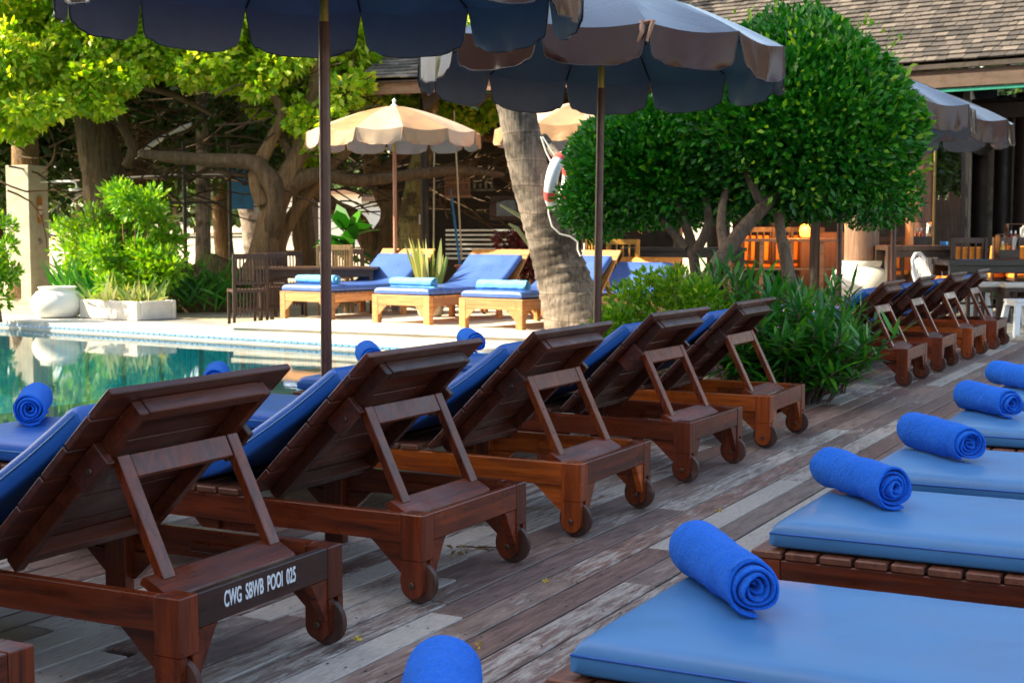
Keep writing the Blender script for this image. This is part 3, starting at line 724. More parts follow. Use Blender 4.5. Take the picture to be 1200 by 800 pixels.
# towels
tw = [make_towel(TOWEL, seed=s) for s in (1, 2, 3)]
for t in tw[1:]: t.parent = None
ang = R(-56)
TZ = H+.024+.078+.012+.062
def put_towel(i, x, y, a, label, grp, mat=None, sc=1.12, z=TZ+.007):
    src = tw[i % 3]
    if 'used' in src: o = src.copy(); COL.objects.link(o)
    else: o = src; o['used'] = 1
    o.location = (x, y, z); o.rotation_euler = (random.uniform(-.5, .5), 0, a); o.scale = (sc,)*3
    tag(o, label, 'towel', grp)
    if 'used' in o: pass
    return o
GR = 'rolled towels on the right hand cushions'
def near_far(n, f): return ((n[0]+f[0])/2, (n[1]+f[1])/2)
TR = [((-1.12, 1.88), R(-60), 'rolled bright blue towel cut off by the bottom edge'), ((-1.055, 3.03), R(-52), 'largest rolled blue towel, on the nearest cushion at bottom right'), ((-1.075, 4.36), R(-48), 'rolled blue towel on the second cushion from the front on the right'),
      ((-1.03, 5.36), R(-50), 'rolled blue towel on the third cushion from the front on the right'), ((-1.07, 6.68), R(-53), 'rolled blue towel on the fourth cushion from the front on the right'), ((-1.12, 7.85), R(-53), 'rolled blue towel cut by the right photo edge, on the fifth cushion')]
for i, ((x, y), a, lb) in enumerate(TR): put_towel(i, x, y, a, lb, GR)
GL = 'rolled towels on the foot ends by the pool'
TL = [((-4.78, 4.50), R(-48), 'rolled blue towel with a round spiral end at the left photo edge'), ((-4.78, 5.75), R(-52), 'blue towel of which only a dome shows above the stencilled lounger back'),
      ((-4.85, 7.28), R(-52), 'small rolled blue towel showing above the second lounger back'), ((-4.88, 8.62), R(-52), 'small rolled blue towel showing above the third lounger back')]
for i, ((x, y), a, lb) in enumerate(TL): put_towel(i+1, x, y, a, lb, GL, sc=1.25, z=TZ+.014)
for k, (o, a, lb, sc) in enumerate(poolside):
    c = o + fd*(LL*.86-.22) + Vector((-fd.y, fd.x, 0))*(-.44)
    t = tw[k % 3].copy(); COL.objects.link(t); t.location = (c.x, c.y, o.z+TZ-.004); t.rotation_euler = (.3, 0, a+R(90)); t.scale = (1.75, 1.0, 1.0)
    tag(t, 'long pale blue rolled towel on the lounger '+nP[k], 'towel', 'rolled towels across the pool')
    t.data = t.data.copy(); t.data.materials[0] = TOWELP

# ---------------------------------------------------------------- parasols
def make_parasol(Rr=1.35, zr=2.60, rise_=.52, top_mat=TOPF, flap_mat=BROWNF, inner=INF, pole_mat=POLE, pr=.030, pipe=PIPE, dep=.285, tilt=0, alt=None, ph=0):
    root = empty('parasol')
    m = MB(); m.tube([(0, 0, 0), (0, 0, zr-.25)], pr, 20); m.build('pole', pole_mat, root, 40)
    m = MB(); m.tube([(0, 0, zr-.251), (0, 0, zr+.30)], pr*.82, 16); m.build('sleeve', BRASS, root, 40)
    m = MB(); m.lathe([(.30, 0), (.32, .015), (.30, .05), (.06, .07), (.05, .22), (pr+.004, .22)], (0, 0, 0), 28); m.build('base', CONC, root, 40)
    top = MB(); inn = MB(); fl = MB(); fi = MB(); pp = MB(); n = 12
    apex = zr+rise_
    def prof(t): return apex-rise_*(t**1.45)
    mats = []
    for k in range(n):
        a0 = 2*math.pi*(k+ph)/n; a1 = 2*math.pi*(k+1+ph)/n
        c0 = Vector((math.cos(a0), math.sin(a0), 0)); c1 = Vector((math.cos(a1), math.sin(a1), 0))
        NS, NT = 6, 8
        for dst, dz in ((top, .0), (inn, -.006)):
            vs = []
            for j in range(NT+1):
                t = j/NT
                for i in range(NS+1):
                    s = i/NS; p = c0.lerp(c1, s)*(Rr*t); z = prof(t)-.035*math.sin(math.pi*s)*t*t
                    vs.append((p.x, p.y, z+dz))
            dst.cur = (k % 2) if alt and dst is top else 0
            dst.add(vs, [(j*(NS+1)+i, j*(NS+1)+i+1, (j+1)*(NS+1)+i+1, (j+1)*(NS+1)+i) for j in range(NT) for i in range(NS)])
        # hanging flap with rounded lower corners
        e0 = c0*Rr; e1 = c1*Rr; mid = (e0+e1)/2; hw = (e1-e0)/2; outw = mid.normalized(); ph2 = random.uniform(0, 6)
        NT2 = 12; border = []
        for dst, off in ((fl, .003), (fi, -.004)):
            vs = []
            for j in range(NT2+1):
                t = j/NT2; wv = (1-.13*t)*(1-.26*max(0, (t-.68)/.32)**2.2)
                for i in range(9):
                    s = -1+2*i/8; z = prof(1)-.035*(1-s*s)*(1-t)-dep*t + (.02*(abs(s)**4) if t > .9 else 0)
                    p = mid+hw*(s*wv)+outw*(off+.02*t+.014*t*math.sin(s*3+ph2)+.012*t*math.sin(s*7+ph2*2))
                    vs.append(Vector((p.x, p.y, z)))
            dst.cur = (k % 2) if alt and dst is fl else 0
            dst.add(vs, [(j*9+i, j*9+i+1, (j+1)*9+i+1, (j+1)*9+i) for j in range(NT2) for i in range(8)])
            if dst is fl: border = [vs[j*9] for j in range(NT2+1)]+[vs[NT2*9+i] for i in range(1, 8)]+[vs[j*9+8] for j in range(NT2, -1, -1)]
        pp.tube(border, .0055, 5)
    cp = top.build('canopy', [top_mat, alt] if alt else top_mat, root, 25)
    inn.build('lining', inner, cp, 25)
    v = fl.build('valance', [flap_mat, alt] if alt else flap_mat, root, 60); fi.build('valance_lining', inner, v, 60); pp.build('piping', pipe, v)
    for k in range(n):
        a0 = 2*math.pi*(k+ph)/n; m = MB()
        pts = [Vector((math.cos(a0)*Rr*t, math.sin(a0)*Rr*t, prof(t)-.014)) for t in (0.03, .25, .5, .75, .99)]
        m.tube(pts, .006, 6); m.build('rib', PIPE, root, 40)
        m = MB(); m.tube([(math.cos(a0)*.04, math.sin(a0)*.04, zr-.02), (math.cos(a0)*Rr*.5, math.sin(a0)*Rr*.5, prof(.5)-.018)], .005, 6); m.build('strut', PIPE, root, 40)
    m = MB(); m.lathe([(.05, -.05), (.052, .0), (.05, .03), (.02, .05)], (0, 0, zr), 16); m.build('hub', IRON, root, 40)
    m = MB(); m.lathe([(.045, -.02), (.05, .0), (.02, .02), (.018, .05), (.028, .07), (.0, .10)], (0, 0, apex), 16); m.build('finial', WHPL, root, 40)
    return root
pu = make_parasol(); tag(pu, 'x', 'parasol', 'brown parasols over the loungers')
c = XY(380, 7.5); place(pu, True, (c.x, c.y, 0), R(90)+CY+R(-2), 'nearest parasol, dark grey lining seen from below across the top of the photo'); pu.rotation_euler = (R(.4), R(-.5), pu.rotation_euler[2])
c = XY(699, 10.5); u2 = place(pu, False, (c.x, c.y, 0), R(90)+CY+R(9), 'brown vinyl parasol with a knotted cloth tie on its rim, beside the clipped tree'); u2.rotation_euler = (R(1.2), R(1.9), u2.rotation_euler[2]); u2.scale = (1, 1, .987)
# knotted tie on the rim
m = MB(); 
for k in range(7):
    a = random.uniform(0, 6.28); m.tube([(0, 0, 0), (.03*math.cos(a), .03*math.sin(a), .02*random.uniform(-1, 1)), (.06*math.cos(a+.4), .06*math.sin(a+.4), random.uniform(-.06, .03)), (.05*math.cos(a), .05*math.sin(a), -.06)], [.012, .014, .010, .006], 6)
tie = m.build('tie', PIPT, u2, 60); tie.scale = (1.7, 1.7, 1.7); pt = P(758, 33, 9.22); 
bpy.context.view_layer.update(); tie.location = u2.matrix_world.inverted() @ pt
c = XY(984, 14.9); u5 = place(pu, False, (c.x, c.y, 0), R(20), 'brown parasol behind the clipped tree, left one of the pair over the far loungers'); u5.scale = (1, 1, .965)
c = XY(1047, 17.0); u6 = place(pu, False, (c.x, c.y, 0), R(48), 'brown parasol farther right behind the clipped tree, its thin post before the restaurant'); u6.scale = (1, 1, .97)
pb = make_parasol(1.16, 2.50, .36, TANF, TANF, INP, wood('light_pole', (.30, .14, .09), (.45, .24, .17), 2, .4), .026, PIPT, .22, alt=TANB)
tag(pb, 'x', 'parasol', 'faded tan parasols across the pool')
c = XY(463, 19.0); place(pb, True, (c.x, c.y, .08), R(8), 'faded tan and cream parasol standing across the pool, its whole canopy in view')
c = XY(684, 18.6); place(pb, False, (c.x, c.y, .10), R(25), 'faded cream parasol behind the leaning palm trunk')

# ---------------------------------------------------------------- clipped trees and bushes by the deck
def blob_leaves(name, cen, rad, n, L, Wd, mat, parent, lump=.10, depth=.16, flat_bottom=None, seed=0):
    v = unit(n); ph = [random.uniform(0, 6) for _ in range(6)]
    lum = 1+lump*(np.sin(v[:, 0]*5+ph[0])*np.sin(v[:, 1]*4+ph[1])+np.sin(v[:, 2]*6+ph[2])*.6)*.5+.03*np.sin(v[:, 0]*17+ph[3])*np.sin(v[:, 2]*15+ph[4])
    rr = lum*(1-depth*rng.random(n)**1.3)
    C = v*rr[:, None]*np.array(rad)
    if flat_bottom is not None: C[:, 2] = np.where(C[:, 2] < flat_bottom, flat_bottom+(C[:, 2]-flat_bottom)*.25+rng.normal(0, .03, n), C[:, 2])
    C += np.array(cen)
    d = v*1.0+unit(n)*.75+np.array([0, 0, .25]); nr = v+unit(n)*.5
    return leaf_mesh(name, C, d, nr, L*(.7+.6*rng.random(n)), Wd*(.8+.4*rng.random(n)), mat, parent)
def trunk(parent, pts, rads, mat=BARKD, name='trunk', n=12, jit=.06, sub=5):
    pts = [Vector(p) for p in pts]; P2, R2 = [], []
    for i in range(len(pts)-1):
        p0 = pts[max(i-1, 0)]; p1 = pts[i]; p2 = pts[i+1]; p3 = pts[min(i+2, len(pts)-1)]
        for k in range(sub):
            t = k/sub; q = .5*((2*p1)+(p2-p0)*t+(2*p0-5*p1+4*p2-p3)*t*t+(-p0+3*p1-3*p2+p3)*t**3)
            P2.append(q); R2.append(rads[i]*(1-t)+rads[i+1]*t)
    P2.append(pts[-1]); R2.append(rads[-1])
    m = MB(); m.tube(P2, [r*(1+random.uniform(-jit, jit)) for r in R2], n, jit*.7); return m.build(name, mat, parent, 70)
tA = empty('clipped_tree', XY(790, 11.6)); tag(tA, 'large round clipped tree with dense glossy leaves right of the parasol post', 'tree')
o3 = tA.location.copy()
def rel(p, o=None): return Vector(p)-(o if o is not None else o3)
cA = P(936, 152, 12.9)
blob_leaves('crown', rel(cA), (1.04, 1.0, 1.0), 26000, .078, .040, LTOPI, tA, .17, .30, flat_bottom=-.66)
blob_leaves('leaves', rel(cA), (1.10, 1.06, 1.05), 800, .075, .036, LBRIGHT, tA, .17, .07, flat_bottom=-.66)
blob_leaves('leaves', rel(cA)+Vector((0, 0, .12)), (.86, .80, .72), 4500, .17, .11, LTOPI, tA, .1, .5, flat_bottom=-.5)
trunk(tA, [rel(P(765, 415, 11.9)), rel(P(795, 378, 11.9)), rel(P(830, 325, 12.1)), rel(P(868, 272, 12.3)), rel(P(908, 226, 12.5)), rel(P(935, 170, 12.8))], [.08, .075, .07, .065, .055, .04])
trunk(tA, [rel(P(852, 300, 12.2)), rel(P(845, 262, 12.4)), rel(P(850, 225, 12.6)), rel(P(862, 190, 12.8))], [.06, .042, .03, .015], name='limb')
trunk(tA, [rel(P(893, 240, 12.45)), rel(P(880, 215, 12.4)), rel(P(862, 175, 12.6))], [.045, .035, .015], name='limb')
tB = empty('clipped_tree', XY(815, 12.9)); tag(tB, 'smaller clipped tree with lit yellow green left side, against the leaning palm', 'tree'); ob = tB.location.copy()
cB = P(772, 200, 13.4)
blob_leaves('crown', rel(cB, ob), (.86, .84, .70), 15000, .066, .034, LTOPI, tB, .17, .30, flat_bottom=-.42)
blob_leaves('leaves', rel(cB, ob)+Vector((0, 0, .10)), (.78, .70, .50), 3500, .15, .10, LTOPI, tB, .1, .5, flat_bottom=-.3)
blob_leaves('crown', rel(P(703, 238, 13.3), ob), (.42, .42, .34), 4200, .066, .034, LTOPI, tB, .12, .7)
trunk(tB, [rel(P(812, 400, 12.8), ob), rel(P(816, 340, 12.8), ob), rel(P(810, 285, 12.8), ob), rel(P(795, 240, 12.9), ob), rel(P(785, 200, 13.1), ob)], [.055, .05, .05, .035, .015], BARKD)
trunk(tB, [rel(P(812, 300, 12.8), ob), rel(P(830, 262, 12.7), ob), rel(P(822, 215, 12.9), ob), rel(P(812, 185, 13.1), ob)], [.05, .04, .028, .012], BARKD, 'limb')
trunk(tB, [rel(P(806, 290, 12.8), ob), rel(P(780, 262, 12.9), ob), rel(P(768, 225, 13.1), ob), rel(P(755, 195, 13.2), ob)], [.042, .032, .022, .01], BARKD, 'limb')
tC = empty('slender_tree', XY(928, 12.4)); oc = tC.location.copy(); tag(tC, 'thin grey trunk rising behind the lance leaved bush into the clipped crown', 'tree')
trunk(tC, [rel(P(932, 400, 12.4), oc), rel(P(928, 345, 12.4), oc), rel(P(918, 290, 12.4), oc), rel(P(912, 245, 12.6), oc), rel(P(915, 200, 12.8), oc)], [.07, .062, .052, .04, .02], BARKD)
blob_leaves('crown', rel(P(1025, 225, 12.6), oc), (.42, .4, .34), 3500, .058, .028, LTOPI, tC, .12, .5)
# lance-leaved bush: stems with rosettes
def lance_bush(name, label, cx, cy, w_, d_, h0, h1, stems, per, L, Wd, mat, cat='bush'):
    root = empty(name, (cx, cy, 0)); tag(root, label, cat)
    C, D, N = [], [], []; m = MB()
    for k in range(stems):
        a = random.uniform(0, 6.28); r = math.sqrt(random.random()); x = w_*r*math.cos(a); y = d_*r*math.sin(a); h = random.uniform(h0, h1)*(1-.35*r*r)
        lean = Vector((x*.35+random.uniform(-.08, .08), y*.35+random.uniform(-.08, .08), 0)); p0 = Vector((x*.5, y*.5, -.03)); p1 = Vector((x*.8, y*.8, h*.5)); p2 = Vector((x, y, h))+lean
        m.tube([p0, p1, p2], [.008, .007, .005], 5)
        for j in range(per):
            t = .35+.65*(j/per)**.8; b = p0.lerp(p1, t*2) if t < .5 else p1.lerp(p2, t*2-1); an = j*2.4+random.uniform(-.4, .4); el = random.uniform(-.15, .8)+(.5 if j > per*.8 else 0)
            C.append(b); D.append((math.cos(an)*math.cos(el), math.sin(an)*math.cos(el), math.sin(el))); N.append((0, 0, 1))
    m.build('stems', BARKD, root)
    n = len(C); leaf_mesh('foliage', np.array([tuple(c) for c in C]), np.array(D)+.001, np.array(N)+unit(n)*.35, L*(.65+.6*rng.random(n)), Wd*(.8+.4*rng.random(n)), mat, root, lance=True)
    return root
c = XY(925, 10.35); lance_bush('lance_leaf_bush', 'dense bush of long pointed glossy leaves between the last lounger and the far ones', c.x, c.y, .58, .40, .38, .80, 100, 28, .21, .034, LLANCE)
c = XY(975, 10.9); lance_bush('lance_leaf_bush', 'taller airy tuft of pointed leaves in front of the big white pot', c.x, c.y, .22, .22, .65, 1.0, 18, 20, .20, .026, LLANCE)
c = XY(880, 11.3); lance_bush('lance_leaf_bush', 'dark strap leaved bush under the clipped trees beside the slanting trunk', c.x, c.y, .40, .30, .85, 1.18, 36, 26, .24, .030, LLANCE)
sb = empty('low_shrub', XY(775, 10.9)); tag(sb, 'low bright green small leaved shrub behind the lounger backs under the slanting trunk', 'shrub'); osb = sb.location.copy()
cs = []; rs = []
for px, py, r in ((735, 350, .16), (760, 338, .18), (790, 335, .18), (820, 345, .16), (770, 365, .22), (805, 372, .22), (840, 372, .18), (720, 378, .14), (742, 382, .2), (700, 395, .14), (780, 400, .25), (850, 395, .2)):
    cs.append(rel(P(px, py, 10.9+random.uniform(-.3, .3)), osb)); rs.append(r)
C_, N_ = clumps(cs, rs, 330, .8); leaf_mesh('foliage', C_, N_+unit(len(C_))*.6+np.array([0, 0, .5]), N_+unit(len(C_))*.5, .06*(.7+.6*rng.random(len(C_))), .028, LBRIGHT, sb)
m = MB()
for c_ in cs: m.tube([(c_.x*.4, c_.y*.4, 0), (c_.x*.8, c_.y*.8, c_.z*.5), tuple(c_)], [.012, .009, .004], 5)
m.build('stems', BARKD, sb)

# ---------------------------------------------------------------- leaning palm with life ring
def ringed(parent, pts, rads, mat, name='trunk', sub=14, n=20, ring=.11):
    pts = [Vector(p) for p in pts]; P2, R2 = [], []; L = 0
    for i in range(len(pts)-1):
        p0 = pts[max(i-1, 0)]; p1 = pts[i]; p2 = pts[i+1]; p3 = pts[min(i+2, len(pts)-1)]
        for k in range(sub):
            t = k/sub; q = .5*((2*p1)+(p2-p0)*t+(2*p0-5*p1+4*p2-p3)*t*t+(-p0+3*p1-3*p2+p3)*t**3)
            if P2: L += (q-P2[-1]).length
            ph = (L % ring)/ring; P2.append(q); R2.append((rads[i]*(1-t)+rads[i+1]*t)*(1.035-.06*ph**.6+random.uniform(-.006, .006)))
    m = MB(); m.tube(P2, R2, n, .012); return m.build(name, mat, parent, 70)
def palmmat(name, c1, c2):
    m, nt, b = newmat(name); v = coords(nt, (22, 22, 1.6)); f = noise(nt, v, 1.6, 8, .7, .5)
    v2 = coords(nt, (1, 1, 1)); g = noise(nt, v2, 2.6, 6, .65)
    cr = ramp(nt, [(.3, c1), (.7, c2)], f); dk = ramp(nt, [(.42, (.22, .19, .17)), (.52, (1, 1, 1))], g)
    col = mixc(nt, .85, cr.outputs[0], dk.outputs[0], 'MULTIPLY')
    nt.links.new(col, b.inputs['Base Color']); b.inputs['Roughness'].default_value = .9
    b1 = bump(nt, b, f, .9, .02); wv = nt.nodes.new('ShaderNodeTexWave'); wv.bands_direction = 'Z'; wv.wave_profile = 'SAW'
    wv.inputs['Scale'].default_value = 1.1; wv.inputs['Distortion'].default_value = 2.0; wv.inputs['Detail'].default_value = 3
    nt.links.new(v2, wv.inputs['Vector']); b2 = nt.nodes.new('ShaderNodeBump'); b2.inputs['Strength'].default_value = .8; b2.inputs['Distance'].default_value = .03
    nt.links.new(wv.outputs['Fac'], b2.inputs['Height']); nt.links.new(b2.outputs[0], b1.inputs['Normal'])
    ed = ramp(nt, [(.0, (1.5, 1.45, 1.4)), (.10, (1, 1, 1)), (.93, (1, 1, 1)), (1, (.5, .45, .4))], wv.outputs['Fac'])
    col2 = mixc(nt, .8, col, ed.outputs[0], 'MULTIPLY'); nt.links.new(col2, b.inputs['Base Color'])
    return m
PALM = palmmat('palm_bark', (.055, .043, .036), (.33, .27, .22)); PALMY = palmmat('yellow_palm_bark', (.14, .11, .03), (.40, .32, .12))  # second bark is yellower and lighter
pt = empty('palm_tree', XY(668, 15.3, .17)); tag(pt, 'thick ringed palm trunk leaning left at the pool edge', 'palm tree'); op = pt.location.copy()
ringed(pt, [rel(P(682, 398, 15.3), op), rel(P(676, 380, 15.3), op), rel(P(664, 340, 15.3), op), rel(P(652, 300, 15.3), op), rel(P(640, 260, 15.25), op), rel(P(620, 200, 15.2), op), rel(P(603, 115, 15.1), op), rel(P(588, 30, 15), op), rel(P(575, -80, 15), op), rel(P(566, -220, 15), op)],
       [.42, .365, .305, .275, .255, .215, .205, .20, .19, .18], PALM)
m = MB(); m.tube([rel(P(636, 162, 15.1), op), rel(P(655, 185, 14.9), op), rel(P(676, 208, 14.75), op)], [.06, .05, .045], 10, .08); m.build('branch', PALM, pt, 60)
def frond(m_, base, az, L, droop):
    pts = []
    for k in range(9):
        t = k/8; pts.append(Vector(base)+Vector((math.cos(az)*L*t, math.sin(az)*L*t, L*(.35*t-droop*t*t))))
    return pts
C, D, N, LN = [], [], [], []
topp = rel(P(566, -220, 15), op); m = MB()
for k in range(16):
    az = 6.283*k/16+random.uniform(-.2, .2); pts = frond(None, topp, az, random.uniform(2.2, 2.9), random.uniform(.5, 1.0)); m.tube(pts, [.02]*9, 5)
    for i in range(8):
        for q in range(7):
            b = pts[i].lerp(pts[i+1], q/7); tn = (pts[i+1]-pts[i]).normalized(); sd = tn.cross(Vector((0, 0, 1))).normalized()
            for sg in (-1, 1): C.append(tuple(b)); D.append(tuple(sd*sg+tn*.7-Vector((0, 0, .4)))); N.append((0, 0, 1)); LN.append(.75*(1-abs(i/8-.35)))
m.build('frond_stems', LBRIGHT, pt); leaf_mesh('fronds', np.array(C), np.array(D), np.array(N)+unit(len(C))*.2, np.array(LN), .035, LBRIGHT, pt, lance=True)
lr = empty('life_ring', P(656, 213, 14.72)); tag(lr, 'white life ring with a red band hanging on the leaning palm', 'life ring')
def ringpts(r, n, a0=0, a1=6.2832): return [(0, r*math.cos(a0+(a1-a0)*k/n), r*math.sin(a0+(a1-a0)*k/n)) for k in range(n)]
m = MB(); m.tube(ringpts(.25, 48), .068, 18, closed=True); m.build('ring', WHPL, lr, 60)
for a in (.25, 1.75, 3.4, 5.0):
    m = MB(); m.tube([(0, .25*math.cos(a+k*.06), .25*math.sin(a+k*.06)) for k in range(7)], .071, 18); m.build('band', REDP, lr, 60)
lr.rotation_euler = (R(8), R(10), CY+R(-22))
rp = empty('rope', P(650, 190, 14.8)); tag(rp, 'thin white rope looping down from the life ring along the palm', 'rope'); orp = rp.location.copy()
m = MB()
def px_tube(m_, pl, D, r, o): m_.tube([rel(P(x, y, D), o) for x, y in pl], r, 6)
px_tube(m, [(634, 160), (640, 178), (647, 192), (650, 205), (646, 215), (643, 232), (643, 250), (647, 265), (656, 274), (668, 277), (677, 283), (677, 292), (680, 300), (684, 298), (685, 288), (684, 275)], 14.62, .009, orp)
px_tube(m, [(636, 160), (646, 176), (655, 190)], 14.66, .009, orp)
rp_o = m.build('strand', WROPE, rp, 60)

# ---------------------------------------------------------------- left side across the pool
sc_ = empty('shower_column', G(37, 357, ZF)); tag(sc_, 'square rendered shower pillar with wooden plaque and overhead shower arm', 'shower'); D_s = (Vector(sc_.location)-CAM).dot(fw)
sc_.rotation_euler = (0, 0, CY+R(18)+R(50))
s_ = .48; hh = 163/CF*D_s
m = MB(); m.box((s_/2, s_/2, hh/2), (s_, s_, hh), None, .01)
# pillar corner nearest to the camera sits at the origin
pc = m.build('pillar', plain('rendered_grey', (.40, .37, .30), .85, var=.22, sc=5, bmp=.3, bd=.01), sc_)
sc_.location = (*XY(35, D_s)[:2], ZF)
def on_right(u, z, off=.0): return Vector((u, -off, z))    # right face of the pillar is local y = 0
ktop = hh
def zpx(y): return (357-y)/163*hh
m = MB(); m.tube([on_right(.30, zpx(213), -.01), on_right(.32, zpx(213), .25), on_right(.32, zpx(213), .62), on_right(.32, zpx(214), .70), on_right(.32, zpx(217), .73), on_right(.32, zpx(222), .73)], .018, 10); arm = m.build('shower_arm', WHPL, sc_, 60)
m = MB(); m.lathe([(.02, .03), (.12, .015), (.13, 0), (.12, -.02), (0, -.02)], on_right(.32, zpx(223), .73), 24); m.build('shower_head', WHPL, sc_, 50)
m = MB(); poly = [(.06*math.cos(a), (.165 if math.sin(a) > 0 else -.165)+.06*math.sin(a)) for a in [6.2832*k/28 for k in range(28)]]
m.prism(poly, lambda p, q, t: (.24+p, -t, zpx(246)+q), .001, .022); pl = m.build('plaque', wood('plaque_wood', (.30, .11, .02), (.50, .22, .04), 2, .5), sc_)
for tx, zz in (('LADA', .04), ('DEEP', -.05)):
    cu = bpy.data.curves.new('t', 'FONT'); cu.body = tx; cu.size = .075; cu.extrude = .002; cu.align_x = 'CENTER'; cu.align_y = 'CENTER'; cu.offset = .0015
    to = bpy.data.objects.new('tmp', cu); COL.objects.link(to); bpy.context.view_layer.update()
    me = bpy.data.meshes.new_from_object(to.evaluated_get(bpy.context.evaluated_depsgraph_get())); bpy.data.objects.remove(to)
    o = bpy.data.objects.new('lettering', me); COL.objects.link(o); me.materials.clear(); me.materials.append(STENCIL); o.parent = pl
    xs = [v.co.x for v in me.vertices]; o.scale = (.105/(max(xs)-min(xs)), 1.1, 1); o.location = (.24, -.0235, zpx(246)+zz); o.rotation_euler = (R(90), 0, 0)
m = MB(); m.lathe([(.05, 0), (.05, .012), (.02, .014), (.02, .05), (.0, .05)], (0, 0, 0), 20); kb = m.build('tap', STEEL, sc_, 50); kb.location = on_right(.24, zpx(283)); kb.rotation_euler = (R(90), 0, 0)
jar = empty('ceramic_jar', G(68, 372, .07)); tag(jar, 'squat white glazed jar standing empty beside the shower pillar', 'jar')
m = MB(); m.lathe([(.20, 0), (.28, .03), (.345, .14), (.352, .22), (.33, .30), (.27, .37), (.235, .385), (.235, .405), (.255, .42), (.25, .435), (.21, .43), (.20, .38), (.24, .3), (.2, .05), (0, .05)], (0, 0, 0), 48); m.build('body', WHITEC, jar, 60)
jar.scale = (1.02, 1.02, 1.0)
plb = empty('planter_box', G(150, 373, .07)); tag(plb, 'long low whitewashed stone planter left of the dark chairs', 'planter'); plb.rotation_euler = (0, 0, R(-9))
m = MB()
for c_, d_ in (((0, -.30, .13), (1.25, .08, .26)), ((0, .30, .13), (1.25, .08, .26)), ((-.585, 0, .13), (.08, .519, .258)), ((.585, 0, .13), (.08, .519, .258))): m.box(c_, d_, None, .015)
m.build('wall', plain('whitewash', (.66, .62, .55), .85, var=.1, sc=5, bmp=.5, bd=.01), plb); m = MB(); m.box((0, 0, .12), (1.08, .51, .16)); m.build('soil', SOIL, plb)
def leafy(name, label, cat, ctrs, per, L, Wd, mat, base, lance=False, thick=.8, stems=True, flowers=None):
    root = empty(name, base); tag(root, label, cat); o = Vector(base)
    cs = [rel(P(x, y, D), o) for x, y, D, r in ctrs]; rs = [r for *_, r in ctrs]
    C_, N_ = clumps(cs, rs, per, thick); n = len(C_)
    leaf_mesh('foliage', C_, N_+unit(n)*.6+np.array([0, 0, .3]), N_+unit(n)*.5, L*(.7+.6*rng.random(n)), Wd, mat, root, lance=lance)
    if stems:
        m = MB()
        for c_ in cs[::2]: m.tube([(c_.x*.3, c_.y*.3, 0), (c_.x*.7, c_.y*.7, c_.z*.5), tuple(c_)], [.02, .014, .006], 5, .1)
        m.build('stems', BARK, root)
    return root
def rnd_ctrs(n, x0, x1, y0, y1, D0, D1, r0, r1, ok=None):
    o = []
    while len(o) < n:
        x, y = random.uniform(x0, x1), random.uniform(y0, y1)
        if ok and not ok(x, y): continue
        o.append((x, y, random.uniform(D0, D1), random.uniform(r0, r1)))
    return o
b0 = XY(155, 20.3, .2)
leafy('leafy_shrub', 'sunlit yellow green shrub growing behind the white stone planter', 'shrub', rnd_ctrs(42, 100, 205, 228, 345, 19.8, 20.8, .16, .28, lambda x, y: ((x-155)/52)**2+((y-285)/60)**2 < 1), 170, .11, .055, LBRIGHT, b0)
leafy('leafy_shrub', 'shrub with small bright leaves at the left photo edge before the shower pillar', 'shrub', rnd_ctrs(20, -50, 14, 248, 352, 18.6, 19.2, .10, .18), 100, .10, .05, LBRIGHT, XY(0, 18.9, ZF))
leafy('leafy_shrub', 'thin bright shrub between shower pillar and thick trunk', 'shrub', rnd_ctrs(22, 72, 120, 262, 335, 21.5, 22.5, .16, .28), 110, .11, .05, LBRIGHT, XY(90, 22, ZF))
vp = empty('strappy_plant', plb.location+Vector((0, 0, .15))); tag(vp, 'cream and green striped strap leaved plant filling the stone planter', 'plant')
C, D, N = [], [], []
for k in range(110):
    x = random.uniform(-.52, .52); an = random.uniform(0, 6.28); el = random.uniform(.5, 1.4); C.append((x, random.uniform(-.2, .2), 0)); D.append((math.cos(an)*math.cos(el), math.sin(an)*math.cos(el), math.sin(el))); N.append((math.cos(an+1.57), math.sin(an+1.57), .4))
leaf_mesh('blades', np.array(C), np.array(D), np.array(N)+unit(110)*.3, .25+.3*rng.random(110), .045, LVAR, vp, lance=True)
C, D, N = [], [], []
gr = empty('strappy_bush', XY(215, 21, ZF)); tag(gr, 'dark strap leaved bush spreading right of the white planter', 'bush'); og = gr.location.copy()
for k in range(700):
    b = rel(XY(random.uniform(70, 280), random.uniform(20.6, 22), ZF), og); an = random.uniform(0, 6.28); el = random.uniform(.5, 1.4); C.append(tuple(b+Vector((0, 0, random.uniform(0, .35))))); D.append((math.cos(an)*math.cos(el), math.sin(an)*math.cos(el), math.sin(el))); N.append((math.cos(an+1.57), math.sin(an+1.57), .4))
leaf_mesh('blades', np.array(C), np.array(D), np.array(N)+unit(700)*.3, .35+.45*rng.random(700), .04, LLANCE, gr, lance=True)

